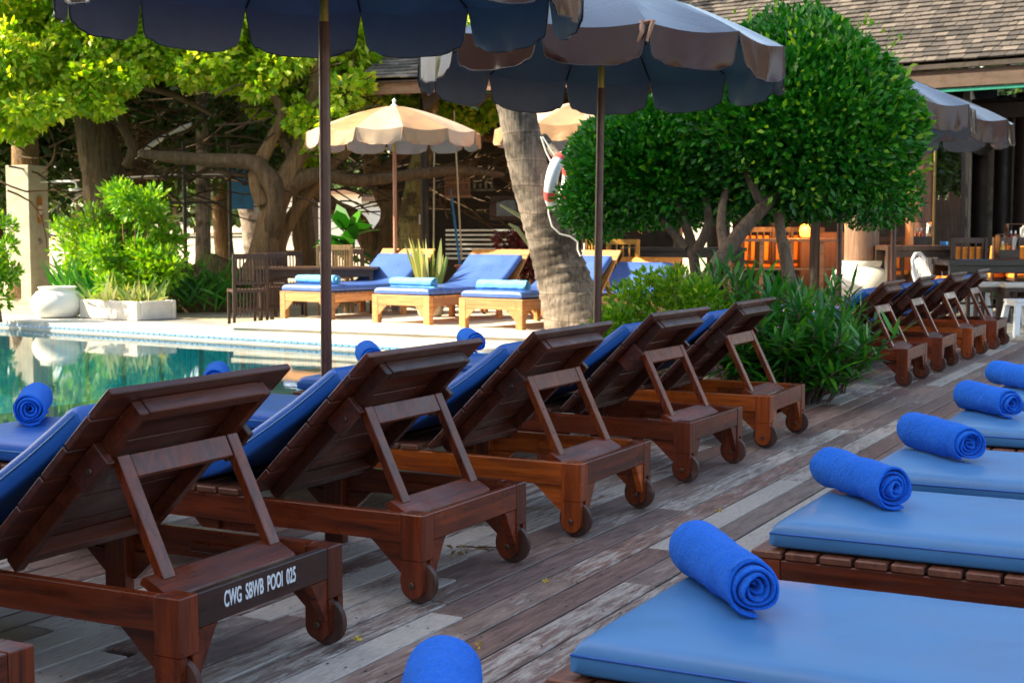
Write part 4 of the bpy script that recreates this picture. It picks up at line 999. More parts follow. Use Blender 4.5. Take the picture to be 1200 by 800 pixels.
# big shore trees: trunks, tangled limbs and hanging crowns
def crown_parts(root, o, ctrs, per, L, Wd, mat, thick=.7, name='crown'):
    cs = [rel(P(x, y, D), o) for x, y, D, r in ctrs]; C_, N_ = clumps(cs, [c[3] for c in ctrs], per, thick); n = len(C_)
    return leaf_mesh(name, C_, N_+unit(n)*.8+np.array([0, 0, -.1]), N_+unit(n)*.7+np.array([0, 0, .4]), L*(.6+.8*rng.random(n)), Wd, mat, root)
def edge_y(x): # lower edge of the hanging leaves as seen across the garden
    xs = [-80, 0, 30, 60, 85, 105, 125, 150, 180, 210, 240, 270, 300, 330, 350, 372, 395, 412, 470, 520, 560]
    ysv = [165, 160, 170, 155, 120, 150, 150, 100, 92, 95, 110, 100, 125, 150, 185, 190, 170, 110, 80, 85, 60]
    return float(np.interp(x, xs, ysv))
def canopy(n, x0, x1, D0, D1, ytop=-150, r=(.20, .42)):
    out = []
    while len(out) < n:
        x = random.uniform(x0, x1); e = edge_y(x); y = e-abs(random.gauss(0, .45))*(e-ytop) if random.random() < .6 else random.uniform(ytop, e)
        if y < ytop: continue
        rr = random.uniform(*r)*(.6 if y > e-25 else 1); out.append((x, y-rr/2*70, random.uniform(D0, D1), rr))
    return out
def tree(base, label, trunks, ctrs, per=120, L=.125, Wd=.08, mat=LTREE, bark=BARK, cat='tree', name='shore_tree'):
    root = empty(name, base); tag(root, label, cat); o = Vector(base)
    for k, (pl, rad) in enumerate(trunks):
        trunk(root, [rel(P(x, y, D), o) for x, y, D in pl], rad, bark if max(rad) > .03 else TWIG, 'trunk' if k == 0 else ('limb' if max(rad) > .03 else 'twig'), 10 if max(rad) > .03 else 5, .08, 4 if max(rad) > .03 else 2)
    if ctrs: crown_parts(root, o, ctrs, per, L, Wd, mat)
    return root
def twigs(x0, x1, y0, y1, D0, D1, n, r=.03):
    out = []
    for k in range(n):
        x, y, D = random.uniform(x0, x1), random.uniform(y0, y1), random.uniform(D0, D1); a = random.uniform(-.6, .9); l = random.uniform(40, 110)
        pl = [(x, y, D)]; 
        for j in range(3): x += math.cos(a)*l/3; y -= math.sin(a)*l/3; D += random.uniform(-.3, .3); a += random.uniform(-.6, .6); pl.append((x, y, D))
        out.append((pl, [r*.6, r*.5, r*.4, r*.25]))
    return out
tree(XY(30, 22.6, ZF), 'leafy tree whose trunk rises behind the shower pillar at the left edge', [([(28, 350, 24), (28, 260, 24), (30, 190, 24), (25, 110, 24), (15, 20, 23.5), (5, -80, 22.5)], [.26, .25, .22, .2, .17, .1])]+twigs(-20, 90, 60, 230, 22.5, 24, 30),
     canopy(210, -90, 95, 20.3, 23.5), 150)
tree(XY(130, 22.5, ZF), 'leafy tree with the thickest bark covered trunk, behind the bright shrub', [([(140, 350, 22.5), (135, 290, 22.5), (124, 225, 22.5), (112, 150, 22.4), (100, 80, 22.2), (90, -20, 22), (70, -120, 21.8)], [.52, .44, .38, .33, .28, .22, .12]), ([(112, 150, 22.4), (128, 112, 22.2), (145, 150, 22.1), (156, 175, 22), (146, 195, 22.0)], [.1, .09, .09, .08, .06]), ([(110, 120, 22.2), (150, 100, 22), (200, 110, 22), (250, 135, 22)], [.12, .08, .06, .03])]+twigs(70, 260, 90, 235, 22, 24.5, 90),
     canopy(250, 80, 255, 20.3, 23.5), 150)
tree(XY(318, 20.9, ZF), 'twisted low tree with forking trunk behind the dark chairs, a limb sweeping left', [
    ([(300, 330, 20.9), (312, 285, 20.9), (322, 240, 20.9), (338, 205, 20.9), (352, 175, 20.9), (366, 120, 20.8), (372, 60, 20.8), (380, -20, 20.6)], [.26, .23, .21, .17, .14, .12, .10, .06]),
    ([(312, 290, 20.9), (325, 235, 20.7), (308, 200, 20.7), (290, 190, 20.7), (250, 188, 20.8), (200, 184, 21), (165, 180, 21.2)], [.16, .15, .14, .11, .10, .09, .06]),
    ([(325, 330, 21.2), (328, 285, 21.2), (345, 250, 21.2), (372, 215, 21.2), (392, 190, 21.2), (420, 165, 21.3), (455, 140, 21.4)], [.14, .11, .10, .09, .08, .07, .04]),
    ([(330, 225, 20.9), (370, 205, 20.9), (420, 212, 21), (480, 205, 21.2), (540, 200, 21.5), (590, 205, 21.8)], [.14, .12, .10, .09, .07, .04]),
    ([(310, 240, 20.8), (300, 205, 20.8), (318, 165, 20.8), (330, 130, 20.7), (300, 90, 20.7)], [.13, .11, .09, .07, .05]),
    ([(345, 190, 20.9), (330, 150, 21), (350, 110, 21), (345, 60, 21)], [.09, .07, .06, .04])]+twigs(250, 400, 90, 230, 20.5, 23, 80),
     canopy(280, 245, 425, 20.3, 23.2), 150)
tree(XY(445, 24, ZF), 'dark knotted tree between the tan parasol and the twisted tree', [
    ([(455, 330, 24), (450, 285, 24), (462, 250, 24), (440, 205, 24), (430, 150, 24), (440, 60, 24)], [.30, .26, .22, .18, .16, .1]),
    ([(440, 300, 24), (420, 262, 23.8), (395, 245, 23.8), (372, 225, 23.8)], [.18, .17, .15, .09]), ([(460, 320, 24), (480, 280, 24), (478, 240, 24), (500, 205, 24), (560, 190, 24)], [.16, .14, .12, .1, .06]),
    ([(440, 220, 24), (470, 180, 24), (530, 160, 24.5), (590, 165, 25)], [.12, .1, .08, .05])]+twigs(380, 600, 170, 250, 23.5, 25.5, 70),
     rnd_ctrs(60, 395, 690, -160, 150, 24, 27, .35, .6, lambda x, y: y < np.interp(x, [395, 470, 560, 650, 690], [110, 110, 150, 165, 100]))+rnd_ctrs(50, 385, 428, -60, 112, 21.5, 23, .25, .45)+rnd_ctrs(36, 440, 640, 95, 140, 22.6, 23.6, .2, .38), 190, .125, .08)
# second rank of trees, standing deeper in the garden
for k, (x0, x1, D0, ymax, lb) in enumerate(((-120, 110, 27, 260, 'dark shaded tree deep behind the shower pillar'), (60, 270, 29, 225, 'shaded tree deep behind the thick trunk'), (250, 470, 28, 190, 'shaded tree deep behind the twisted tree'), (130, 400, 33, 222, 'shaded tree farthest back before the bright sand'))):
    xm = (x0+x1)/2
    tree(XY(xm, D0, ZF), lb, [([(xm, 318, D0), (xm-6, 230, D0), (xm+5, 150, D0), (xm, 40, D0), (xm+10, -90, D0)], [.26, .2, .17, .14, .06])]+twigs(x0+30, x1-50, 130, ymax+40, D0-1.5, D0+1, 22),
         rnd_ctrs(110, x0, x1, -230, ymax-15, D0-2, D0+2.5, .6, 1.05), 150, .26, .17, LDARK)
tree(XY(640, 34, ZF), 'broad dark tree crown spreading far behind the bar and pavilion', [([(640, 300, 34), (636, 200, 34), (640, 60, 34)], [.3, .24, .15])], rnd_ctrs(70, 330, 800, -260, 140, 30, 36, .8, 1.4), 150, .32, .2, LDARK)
st = empty('slim_palm', XY(238, 26, ZF)); tag(st, 'slim straight pale brown palm trunk between the two dark posts', 'palm tree'); os_ = st.location.copy()
ringed(st, [rel(P(238, 320, 26), os_), rel(P(238, 250, 26), os_), rel(P(238, 170, 26), os_), rel(P(236, 90, 26), os_), rel(P(234, -60, 26), os_)], [.15, .135, .13, .12, .11], PALM)
st = empty('shore_palm', XY(300, 40, .25)); tag(st, 'pale grey palm trunk leaning left far away on the bright sand', 'palm tree'); os_ = st.location.copy()
ringed(st, [rel(P(300, 296, 40), os_), rel(P(293, 255, 40), os_), rel(P(284, 225, 40), os_), rel(P(276, 190, 40), os_), rel(P(265, 140, 40), os_)], [.34, .28, .25, .22, .2], PALM)
st = empty('yellow_palm', XY(482, 23, ZF)); tag(st, 'yellow mottled palm trunk with a pinned note, behind the tan parasol', 'palm tree'); os_ = st.location.copy()
ringed(st, [rel(P(476, 318, 22.6), os_), rel(P(480, 270, 22.6), os_), rel(P(487, 220, 22.6), os_), rel(P(495, 180, 22.6), os_), rel(P(503, 120, 22.6), os_), rel(P(512, 20, 22.6), os_)], [.24, .20, .175, .165, .16, .15], PALMY)
m = MB(); m.box(rel(P(495, 257, 22.35), os_), (.11, .012, .16), Matrix.Rotation(CY, 3, 'Z'), .001); m.build('note', PAPER, st)
# root mound
m = MB()
def mound(u, v):
    a = u*math.pi; r = .62*math.sin(math.pi*min(max(v, .02), .98))**.5
    return ((v-.5)*2.3, -math.cos(a)*r*1.1, max(0, math.sin(a))*r*1.25*(1+.12*math.sin(v*19+u*7)+.07*math.sin(u*23)))
mo = grid_mesh('driftwood_stump', mound, 26, 34, BARK, None, smooth=80); mo.location = XY(243, 21.8, ZF); mo.rotation_euler = (0, 0, CY+R(10)); tag(mo, 'big brown hump of old wood lying between the dark posts', 'stump')
# dark posts with cross bar
for px, lb in ((217, 'left dark thin metal post standing behind the old wood'), (270, 'right dark thin metal post beside the blue banner')):
    m = MB(); m.tube([(0, 0, 0), (0, 0, 2.75)], .035, 10); o = m.build('metal_post', IRON, None, 40); o.location = XY(px, 24, ZF); tag(o, lb, 'post', 'dark metal posts')
m = MB(); m.tube([tuple(P(60, 214, 25)), tuple(P(215, 205, 24.3)), tuple(P(330, 206, 24.3))], .03, 8); m.tube([tuple(P(150, 236, 24.3)), tuple(P(262, 238, 24.3))], .02, 8); tag(m.build('metal_rail', IRON, None, 40), 'long thin dark rails joining the metal posts', 'rail')
m = MB(); bw = .5; m.box((0, 0, 0), (bw, .01, .75), None, .002); o = m.build('banner', BLUEP); o.location = P(282, 222, 27); o.rotation_euler = (0, 0, CY+R(25)); tag(o, 'small bright blue cloth banner hanging by the right dark post', 'banner')
m = MB(); m.tube([tuple(P(60, 250, 27)), tuple(P(200, 155, 27)), tuple(P(330, 110, 27))], .05, 6); tag(m.build('awning_pole', WHPL, None, 40), 'slanting pale pole seen through the branches', 'pole')
# far shore: trees and pale beach huts
for k in range(16):
    x0 = -60+k*38; D0 = random.uniform(85, 110); c = rnd_ctrs(16, x0-25, x0+30, 216 if x0 < 310 or x0 > 480 else 190, 246, D0, D0+6, 1.2, 2.0)
    r_ = empty('far_tree', XY(x0, D0, rise(D0+5))); tag(r_, ['far green tree on the bright shore, clump number %s from the left' % w_ for w_ in ('first', 'second', 'third', 'fourth', 'fifth', 'sixth', 'seventh', 'eighth', 'ninth', 'tenth', 'eleventh', 'twelfth', 'thirteenth', 'fourteenth', 'fifteenth', 'sixteenth')][k], 'tree', 'far shore trees')
    crown_parts(r_, r_.location, c, 70, .7, .5, LFAR)
    m = MB(); m.tube([(0, 0, 0), (0, 0, 2.4)], .2, 6); m.build('trunk', BARK, r_)
for k, (px, D0, wd, ht, lb) in enumerate(((372, 62, 3.6, 2.2, 'pale beach hut seen between the twisted tree and parasol post'), (420, 66, 3.2, 1.9, 'small pale beach hut right of the near parasol post'))):
    r_ = empty('beach_hut', XY(px, D0, rise(D0))); r_.rotation_euler = (0, 0, CY+.2); tag(r_, lb, 'hut', 'beach huts on the far sand')
    m = MB(); m.box((0, 0, ht/2), (wd, 3, ht)); m.build('wall', WHITEC, r_); m = MB(); m.prism([(-wd/2-.3, ht), (wd/2+.3, ht), (0, ht+.35)], lambda p, q, t: (p, t, q), -1.8, 1.8); m.build('roof', FASC, r_)
    m = MB(); m.box((-.5, -1.51, 1), (.9, .04, 2)); m.build('door', DARKW, r_)

# dining set in dark wood, left of the loungers
def slat_chair(name='dining_chair', mat=DKZ, h=.95, seat=.45, w_=.46, slats=7, cushion=None, arms=False, full=False):
    root = empty(name)
    for sx in (-1, 1):
        for sy, hh_ in ((-1, seat), (1, h)):
            m = MB(); m.beam((sx*(w_/2-.02), sy*(w_/2-.02), 0), (sx*(w_/2-.02), sy*(w_/2-.02)+(.05 if sy > 0 else 0), hh_), .038, .038, (1, 0, 0)); m.build('leg', mat, root)
    m = MB(); m.box((0, 0, seat), (w_, w_, .035)); m.build('seat', mat, root)
    m = MB(); m.box((0, w_/2+.02, h-.03), (w_, .03, .07)); m.box((0, w_/2-.0, seat+.10), (w_-.06, .025, .04))
    for k in range(slats): x = -w_/2+.055+(w_-.11)*k/(slats-1); m.beam((x, w_/2-.0, seat+.10), (x, w_/2+.02, h-.05), .020, .014, (1, 0, 0), .001)
    m.build('backrest', mat, root)
    m = MB(); m.box((0, -w_/2+.02, .2), (w_-.08, .02, .03)); m.box((0, w_/2-.02, .2), (w_-.08, .02, .03))
    if full:
        for k in range(slats): x = -w_/2+.055+(w_-.11)*k/(slats-1); m.box((x, w_/2-.012, (seat+.05)/2+.06), (.018, .012, seat-.10), None, .001)
    m.build('stretcher', mat, root)
    if cushion: m = MB(); m.box((0, 0, seat+.045), (w_-.02, w_-.02, .06), None, .02); m.build('cushion', cushion, root)
    return root
def make_table(name='dining_table', mat=DKZ, L=1.3, Wd=.8, h=.75, th=.04, lg=.06):
    root = empty(name); m = MB(); m.box((0, 0, h-th/2), (L, Wd, th)); m.build('tabletop', mat, root)
    m = MB(); m.box((0, -Wd/2+.06, h-th-.045), (L-.16, .025, .09)); m.box((0, Wd/2-.06, h-th-.045), (L-.16, .025, .09)); m.build('apron', mat, root)
    for sx in (-1, 1):
        for sy in (-1, 1): m = MB(); m.box((sx*(L/2-.06), sy*(Wd/2-.06), (h-th)/2), (lg, lg, h-th)); m.build('leg', mat, root)
    return root
DKB = wood('stained_timber', (.02, .010, .006), (.07, .032, .02), 2, .45)
ch = slat_chair(mat=DKB, h=.92, full=True, slats=9); tag(ch, 'x', 'chair', 'dark chairs at the garden table')
for i, (px, D, a, lb) in enumerate(((289, 18.2, R(200), 'dark slat backed chair farthest left at the garden table, its back to the pool'), (316, 18.9, R(190), 'dark slat backed chair, second from the left at the garden table'), (338, 20.2, R(15), 'dark slat backed chair on the far side of the garden table'))):
    place(ch, i == 0, XY(px, D, ZF), a+CY, lb)
t = make_table('garden_table', DKB, 1.6, .75, .74, .035, .05); t.location = XY(375, 18.8, ZF); t.rotation_euler = (0, 0, CY-R(4)); tag(t, 'long dark table behind the left poolside lounger', 'table')
wc = slat_chair('wicker_chair', WICK, .98, .45, .5, 13, full=True); tag(wc, 'woven pale brown chair back beside the garden table', 'chair', 'pale wicker chairs'); wc.location = XY(397, 19.3, .1); wc.rotation_euler = (0, 0, CY+R(175))
c2 = place(ch, False, XY(414, 19.8, .1), CY+R(170), 'dark chair just left of the orange topped lounger back')
bl = empty('broad_leaf_plant', XY(405, 20, ZF)); tag(bl, 'plant with very broad dark glossy leaves between parasol posts', 'plant')
C, D, N, LL_ = [], [], [], []
for k in range(26):
    an = 2.4*k; el = random.uniform(-.1, 1.1); C.append((0, 0, .75+.55*k/26)); D.append((math.cos(an)*math.cos(el), math.sin(an)*math.cos(el), math.sin(el))); N.append((0, 0, 1)); LL_.append(random.uniform(.4, .62))
leaf_mesh('leaves', np.array(C), np.array(D), np.array(N)+unit(26)*.5, np.array(LL_), .22, LDARK if False else LLANCE, bl, lance=True); m = MB(); m.tube([(0, 0, 0), (.02, 0, .7), (0, 0, 1.35)], [.04, .03, .015], 8); m.build('stem', BARK, bl)
sp_ = empty('snake_plant', XY(504, 17.8, .19)); tag(sp_, 'potted snake plant with pale upright blades between two poolside loungers', 'plant')
C, D, N, LL_ = [], [], [], []
for k in range(46):
    an = random.uniform(0, 6.28); el = random.uniform(1.22, 1.56); C.append((.09*math.cos(an), .09*math.sin(an), .28)); D.append((math.cos(an)*math.cos(el), math.sin(an)*math.cos(el), math.sin(el))); N.append((math.cos(an+1.57), math.sin(an+1.57), 0)); LL_.append(random.uniform(.4, .82))
leaf_mesh('blades', np.array(C), np.array(D), np.array(N)+unit(46)*.5, np.array(LL_), .06, LVAR, sp_, lance=True, ); m = MB(); m.lathe([(.12, 0), (.16, .03), (.19, .26), (.20, .30), (.17, .30), (.16, .24), (0, .24)], (0, 0, 0), 28); m.build('pot', STONE, sp_, 50)
rl = leafy('red_leaf_plant', 'dark red leaved plant in a red pot left of the leaning palm', 'plant', rnd_ctrs(12, 590, 622, 278, 318, 18.6, 19, .1, .17), 90, .12, .05, LRED, XY(607, 18.8, .10)); m = MB(); m.lathe([(.10, 0), (.14, .02), (.19, .36), (.21, .42), (.17, .42), (.15, .34), (0, .34)], (0, 0, .0), 28); m.build('pot', REDG, rl, 50)
yg = empty('arching_plant', XY(640, 18.2, .12)); tag(yg, 'plant with long arching yellow green stems reaching left of the palm', 'plant'); m = MB(); oy = yg.location.copy()
for pl in ([(640, 330), (628, 280), (612, 255), (586, 240)], [(638, 330), (622, 290), (606, 268), (596, 262)], [(642, 330), (640, 290), (632, 262)]): m.tube([rel(P(x, y, 18.2), oy) for x, y in pl], [.025, .022, .03, .012], 6)
m.build('stems', LVAR, yg, 60)

# ---------------------------------------------------------------- bar hut under a shingled roof
SHING = None
def shingmat():
    m, nt, b = newmat('roof_shingles'); g = nt.nodes.new('ShaderNodeNewGeometry')
    cr = ramp(nt, [(0, (.030, .025, .023)), (.35, (.055, .046, .041)), (.7, (.085, .070, .061)), (1, (.13, .108, .092))], g.outputs['Random Per Island'])
    v = coords(nt, (1, 1, 1)); f = noise(nt, v, 14, 5, .7); st = ramp(nt, [(.3, (.6, .6, .6)), (.7, (1.2, 1.2, 1.2))], f)
    nt.links.new(mixc(nt, 1, cr.outputs[0], st.outputs[0], 'MULTIPLY'), b.inputs['Base Color']); b.inputs['Roughness'].default_value = .8; bump(nt, b, f, .5, .01)
    return m
SHING = shingmat(); SHINGP = SHING.copy(); SHINGP.name = 'pale_shingles'
for n_ in SHINGP.node_tree.nodes:
    if n_.type == 'VALTORGB' and len(n_.color_ramp.elements) == 4:
        for e_ in n_.color_ramp.elements: e_.color = (*[c_*3.2 for c_ in e_.color[:3]], 1)
def shingle_roof(parent, a, b, back, pitch, length, expo=.155, name='shingles', mat=None):
    # a, b: eave ends; back: horizontal direction up the slope
    a = Vector(a); b = Vector(b); x = (b-a).normalized(); back = Vector(back).normalized(); sl_ = (back*math.cos(pitch)+Vector((0, 0, math.sin(pitch)))).normalized(); n = x.cross(sl_); L = (b-a).length
    m = MB(); k = 0
    while k*expo < length:
        u = -random.uniform(0, .2)
        while u < L:
            w_ = random.uniform(.12, .24); u1 = min(u+w_, L); u0 = max(u, 0)
            if u1-u0 > .03:
                j = random.uniform(-.012, .012); lift = random.uniform(.008, .018); q = k*expo+j
                p = [a+x*(u0+.004)+sl_*q, a+x*(u1-.004)+sl_*q, a+x*(u1-.004)+sl_*(q+expo*1.25), a+x*(u0+.004)+sl_*(q+expo*1.25)]
                tp = [p[0]+n*(lift+.022), p[1]+n*(lift+.022+random.uniform(-.004, .004)), p[2]+n*.004, p[3]+n*.004]; bt = [p[0]+n*(lift), p[1]+n*(lift), p[2]-n*.012, p[3]-n*.012]
                m.add(tp+bt, [(0, 1, 2, 3), (4, 7, 6, 5), (0, 4, 5, 1), (1, 5, 6, 2), (2, 6, 7, 3), (3, 7, 4, 0)])
            u += w_
        k += 1
    o = m.build(name, mat or SHING, parent)
    m = MB(); q = [a-n*.05, b-n*.05, b+sl_*length-n*.05, a+sl_*length-n*.05]; m.add(q+[v-n*.03 for v in q], [(0, 1, 2, 3), (4, 7, 6, 5), (0, 4, 5, 1), (1, 5, 6, 2), (2, 6, 7, 3), (3, 7, 4, 0)]); m.build('roof_boards', DKWALL, parent)
    return x, sl_, n
bh = empty('beach_bar'); tag(bh, 'dark open beach bar under a grey shingled roof, behind the parasols and palm', 'building')
ea = P(417, 94, 21.0); eb = P(770, 100, 19.5); eb.z = ea.z
xd = (eb-ea).normalized(); bk_ = Vector((-xd.y, xd.x, 0))
shingle_roof(bh, ea, eb, bk_, R(24), 2.6, mat=SHINGP); 
ang_ = math.atan2(xd.y, xd.x); rotz = Matrix.Rotation(ang_, 3, 'Z')
m = MB(); m.box((ea+eb)/2+Vector((0, 0, -.14))+bk_*.02, ((eb-ea).length, .05, .17), rotz, .004); m.build('fascia', FASC, bh)
m = MB(); m.box((ea+eb)/2+Vector((0, 0, -.05))-bk_*.03, ((eb-ea).length+.05, .05, .03), rotz, .004); m.build('eave_trim', FASD, bh)
for k in range(14):
    p = ea+xd*(.35+k*.46); m = MB(); m.beam(p+Vector((0, 0, -.20))+bk_*.05, p+Vector((0, 0, .75))+bk_*2.6, .05, .12, tuple(xd)); m.build('rafter', FASD, bh)
for k in range(7):
    p = ea+xd*(.9+k*.80)+bk_*.35+Vector((0, 0, -.24)); m = MB(); m.add([p+Vector((0, 0, .06)), p+xd*.42+Vector((0, 0, .06)), p+xd*.05-Vector((0, 0, .22)), p+bk_*.04+Vector((0, 0, .06)), p+xd*.42+bk_*.04+Vector((0, 0, .06)), p+xd*.05+bk_*.04-Vector((0, 0, .22))], [(0, 1, 2), (3, 5, 4), (0, 3, 4, 1), (1, 4, 5, 2), (2, 5, 3, 0)]); m.build('brace', FASD, bh)
m = MB(); m.beam(ea+bk_*.9+xd*1+Vector((0, 0, -.14)), eb+bk_*.9+Vector((0, 0, -.14)), .09, .14, tuple(bk_)); m.beam(ea+bk_*.45+xd*1.6+Vector((0, 0, -.16)), ea+bk_*.45+xd*4.2+Vector((0, 0, -.16)), .05, .05, tuple(bk_)); m.build('beam', FASD, bh)
m = MB(); m.beam(P(520, 108, 20.9), P(560, 128, 20.6), .06, .02, tuple(bk_)); m.beam(P(500, 107, 20.9), P(640, 110, 20.3), .06, .02, tuple(bk_)); m.build('green_brace', TEAL, bh)
# half round gutter end
m = MB(); prof = [(math.cos(a), math.sin(a)) for a in [math.pi+math.pi*k/10 for k in range(11)]]; gs = ea+Vector((0, 0, -.02))-xd*.30-bk_*.10
vs = []
for t_ in (0, .35):
    for c_, s_2 in prof: vs.append(gs+xd*t_+bk_*(c_*.11)+Vector((0, 0, s_2*.11)))
for t_ in (0, .35):
    for c_, s_2 in prof: vs.append(gs+xd*t_+bk_*(c_*.10)+Vector((0, 0, s_2*.10)))
fs = [(k, k+1, 11+k+1, 11+k) for k in range(10)]+[(22+k, 33+k, 33+k+1, 22+k+1) for k in range(10)]+[(k, 22+k, 22+k+1, k+1) for k in range(10)]
m.add(vs, fs); m.build('gutter', plain('blue_gutter', (.25, .50, .62), .3, var=.05, bmp=0), bh, 50)
# walls of the bar
bo = ea+bk_*5.2; bo.z = 0
def bpt(u, v, z): return ea+xd*u+bk_*v+Vector((0, 0, z-ea.z))
wa, wb = XY(458, 27.5, 1.9), XY(800, 26.5, 1.9); wd_ = (wb-wa).normalized(); rw_ = Matrix.Rotation(math.atan2(wd_.y, wd_.x), 3, 'Z')
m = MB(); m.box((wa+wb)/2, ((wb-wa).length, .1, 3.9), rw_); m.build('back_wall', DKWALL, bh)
for px_, z_, w_ in ((520, 1.75, .5), (560, 2.05, .7), (610, 1.5, .5), (640, 2.0, .6), (690, 1.7, .6)):
    m = MB(); c_ = XY(px_, 26.9, z_); m.box(c_, (w_, .22, .03), rw_)
    for q_ in range(int(w_/.11)): m.lathe([(.03, 0), (.03, .13), (.012, .18), (.012, .23)], c_+Matrix.Rotation(math.atan2(wd_.y, wd_.x), 3, 'Z') @ Vector((-w_/2+.07+q_*.11, 0, .016)), 8)
    m.build('bottle_shelf', plain('shelf_mix%d' % px_, random.choice([(.10, .05, .02), (.05, .09, .05), (.20, .20, .18)]), .25, var=.6, sc=9), bh)
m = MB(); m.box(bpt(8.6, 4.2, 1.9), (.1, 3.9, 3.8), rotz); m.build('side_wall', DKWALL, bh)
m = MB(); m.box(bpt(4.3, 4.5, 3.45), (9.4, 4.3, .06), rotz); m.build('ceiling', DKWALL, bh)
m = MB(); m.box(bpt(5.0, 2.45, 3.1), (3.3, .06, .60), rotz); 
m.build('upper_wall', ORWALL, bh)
for k, u in enumerate((.55, 2.5, 4.6, 6.6)): m = MB(); m.tube([bpt(u, 1.3, .05), bpt(u, 1.3, 3.35)], .07, 10); m.build('post', DKZ, bh, 40)
m = MB(); m.box(XY(600, 26.2, .4), (3.6, .5, .7), rw_); m.build('counter', DKWALL, bh)
m = MB()
for k in range(7): m.box(XY(563, 25.8, .78+k*.085), (1.30, .03, .035), rw_, .002)
m.build('pale_shelf_slats', WHPL, bh)
fr_ = empty('framed_picture', P(592, 244, 24.4)); fr_.rotation_euler = (0, 0, CY); tag(fr_, 'framed grey picture hanging in the dark bar', 'picture')
m = MB(); m.box((0, 0, 0), (.52, .04, .42)); m.build('frame', DKB, fr_); m = MB(); m.box((.02, -.022, .0), (.34, .01, .27), None, .001); m.build('panel', GREYV, fr_)
RDC = wood('cage_wood', (.12, .05, .02), (.26, .12, .05), 0, .5)
cg = empty('bird_cage', P(536, 214, 22)); tag(cg, 'brown wooden bird cage hanging behind the right swing rope', 'cage'); cg.rotation_euler = (0, 0, CY+.1)
m = MB(); m.box((0, 0, .22), (.40, .34, .03)); m.box((0, 0, -.22), (.42, .36, .03)); m.box((0, 0, .0), (.38, .32, .02)); m.build('frame', RDC, cg)
m = MB()
for k in range(11):
    for yy in (-.155, .155): m.tube([(-.185+.037*k, yy, -.22), (-.185+.037*k, yy, .22)], .006, 5)
m.box((0, 0, .215), (.375, .316, .012)); m.box((0, 0, -.212), (.375, .316, .012)); m.build('bars', RDC, cg)
for px, px2, lb in ((509, 508, 'left thin rope hanging beside the yellow palm'), (532, 541, 'right thin rope hanging before the bird cage')):
    m = MB(); a = P(px, 130, 21.4); b = P(px2, 305, 21.4); m.tube([a, a.lerp(b, .5), b], .013, 6); tag(m.build('hanging_rope', ROPE, None, 60), lb, 'rope', 'hanging swing ropes')
m = MB(); m.tube([tuple(P(528, 222, 22.8)), tuple(P(539, 310, 22.8))], .02, 6); tag(m.build('blue_pole', BLUEP, None, 60), 'thin slanting blue pole leaning in the dark bar', 'pole')
RD = wood('red_timber', (.10, .03, .015), (.28, .10, .05), 2, .4)
t = make_table('bar_table', RD, .62, .5, .72, .03, .05); t.location = XY(558, 20.6, ZF); t.rotation_euler = (0, 0, CY); tag(t, 'small orange brown table in front of the dark bar', 'table')
rc = slat_chair('bar_chair', RD, 1.0, .46, .44, 5); tag(rc, 'reddish wooden chair beside the small bar table', 'chair', 'reddish bar chairs'); rc.location = XY(602, 20.4, ZF); rc.rotation_euler = (0, 0, CY+R(195))
yc = slat_chair('yellow_chair', YELW, 1.05, .48, .46, 5); tag(yc, 'bright yellow wooden chair right of the second parasol post', 'chair', 'yellow wooden chairs'); yc.location = XY(734, 19.4, .10); yc.rotation_euler = (0, 0, CY+R(165)); 
place(yc, False, XY(712, 20.2, .10), CY+R(60), 'yellow wooden chair turned sideways beside the second parasol post')
t = make_table('bar_table', BLACKW, 1.7, .7, .92, .05, .07); t.location = XY(800, 19.6, .12); t.rotation_euler = (0, 0, CY+R(-3)); tag(t, 'black table under the clipped trees, behind the yellow chair', 'table')

# ---------------------------------------------------------------- restaurant
rs_ = empty('restaurant'); tag(rs_, 'open restaurant with grey shingled roof and thick dark columns at the right', 'building')
ya = 20.2; 
def onY(px, py, Y):
    d = fw*CF+rt*(px-600)-up*(py-400); return CAM+d*((Y-CAM.y)/d.y)
e1 = onY(1200, 62, ya); ez = e1.z; e0_ = Vector((-9.2, ya+1.2, ez)); e1 = Vector((6.5, ya-.9, ez)); e0_.x = onY(690, 70, ya+1).x
shingle_roof(rs_, e0_, e1, (0.12, 1, 0), R(33), 7.5)
xr = (e1-e0_).normalized(); br_ = Vector((-xr.y, xr.x, 0)); rz_ = Matrix.Rotation(math.atan2(xr.y, xr.x), 3, 'Z'); Lr = (e1-e0_).length; mr = (e0_+e1)/2
m = MB(); m.box(mr+Vector((0, 0, -.24))+br_*.06, (Lr, .05, .25), rz_, .004); m.build('fascia', FASD, rs_)
m = MB(); m.box(mr+Vector((0, 0, -.07))+br_*.00, (Lr+.1, .06, .07), rz_, .004); m.build('eave_trim', DKWALL, rs_)
m = MB(); m.box(mr+Vector((0, 0, -.40))+br_*.09, (Lr, .05, .055), rz_, .004); m.build('green_trim', TEAL, rs_)
for k in range(26):
    p = e0_+xr*(.3+k*.58); m = MB(); m.beam(p+Vector((0, 0, -.16))+br_*.1, p+Vector((0, 0, 4.0))+br_*6.9, .06, .14, tuple(xr)); m.build('rafter', DKZ, rs_)
m = MB(); m.box(mr+Vector((0, 0, -.62))+br_*1.3, (Lr, .14, .22), rz_); m.box(mr+Vector((0, 0, -.62))+br_*5.0, (Lr, .14, .22), rz_); m.build('beam', DKZ, rs_)
m = MB(); m.box(mr+Vector((0, 0, -.45))+br_*4.6, (Lr, 6.4, .05), rz_); m.build('ceiling', DKWALL, rs_)
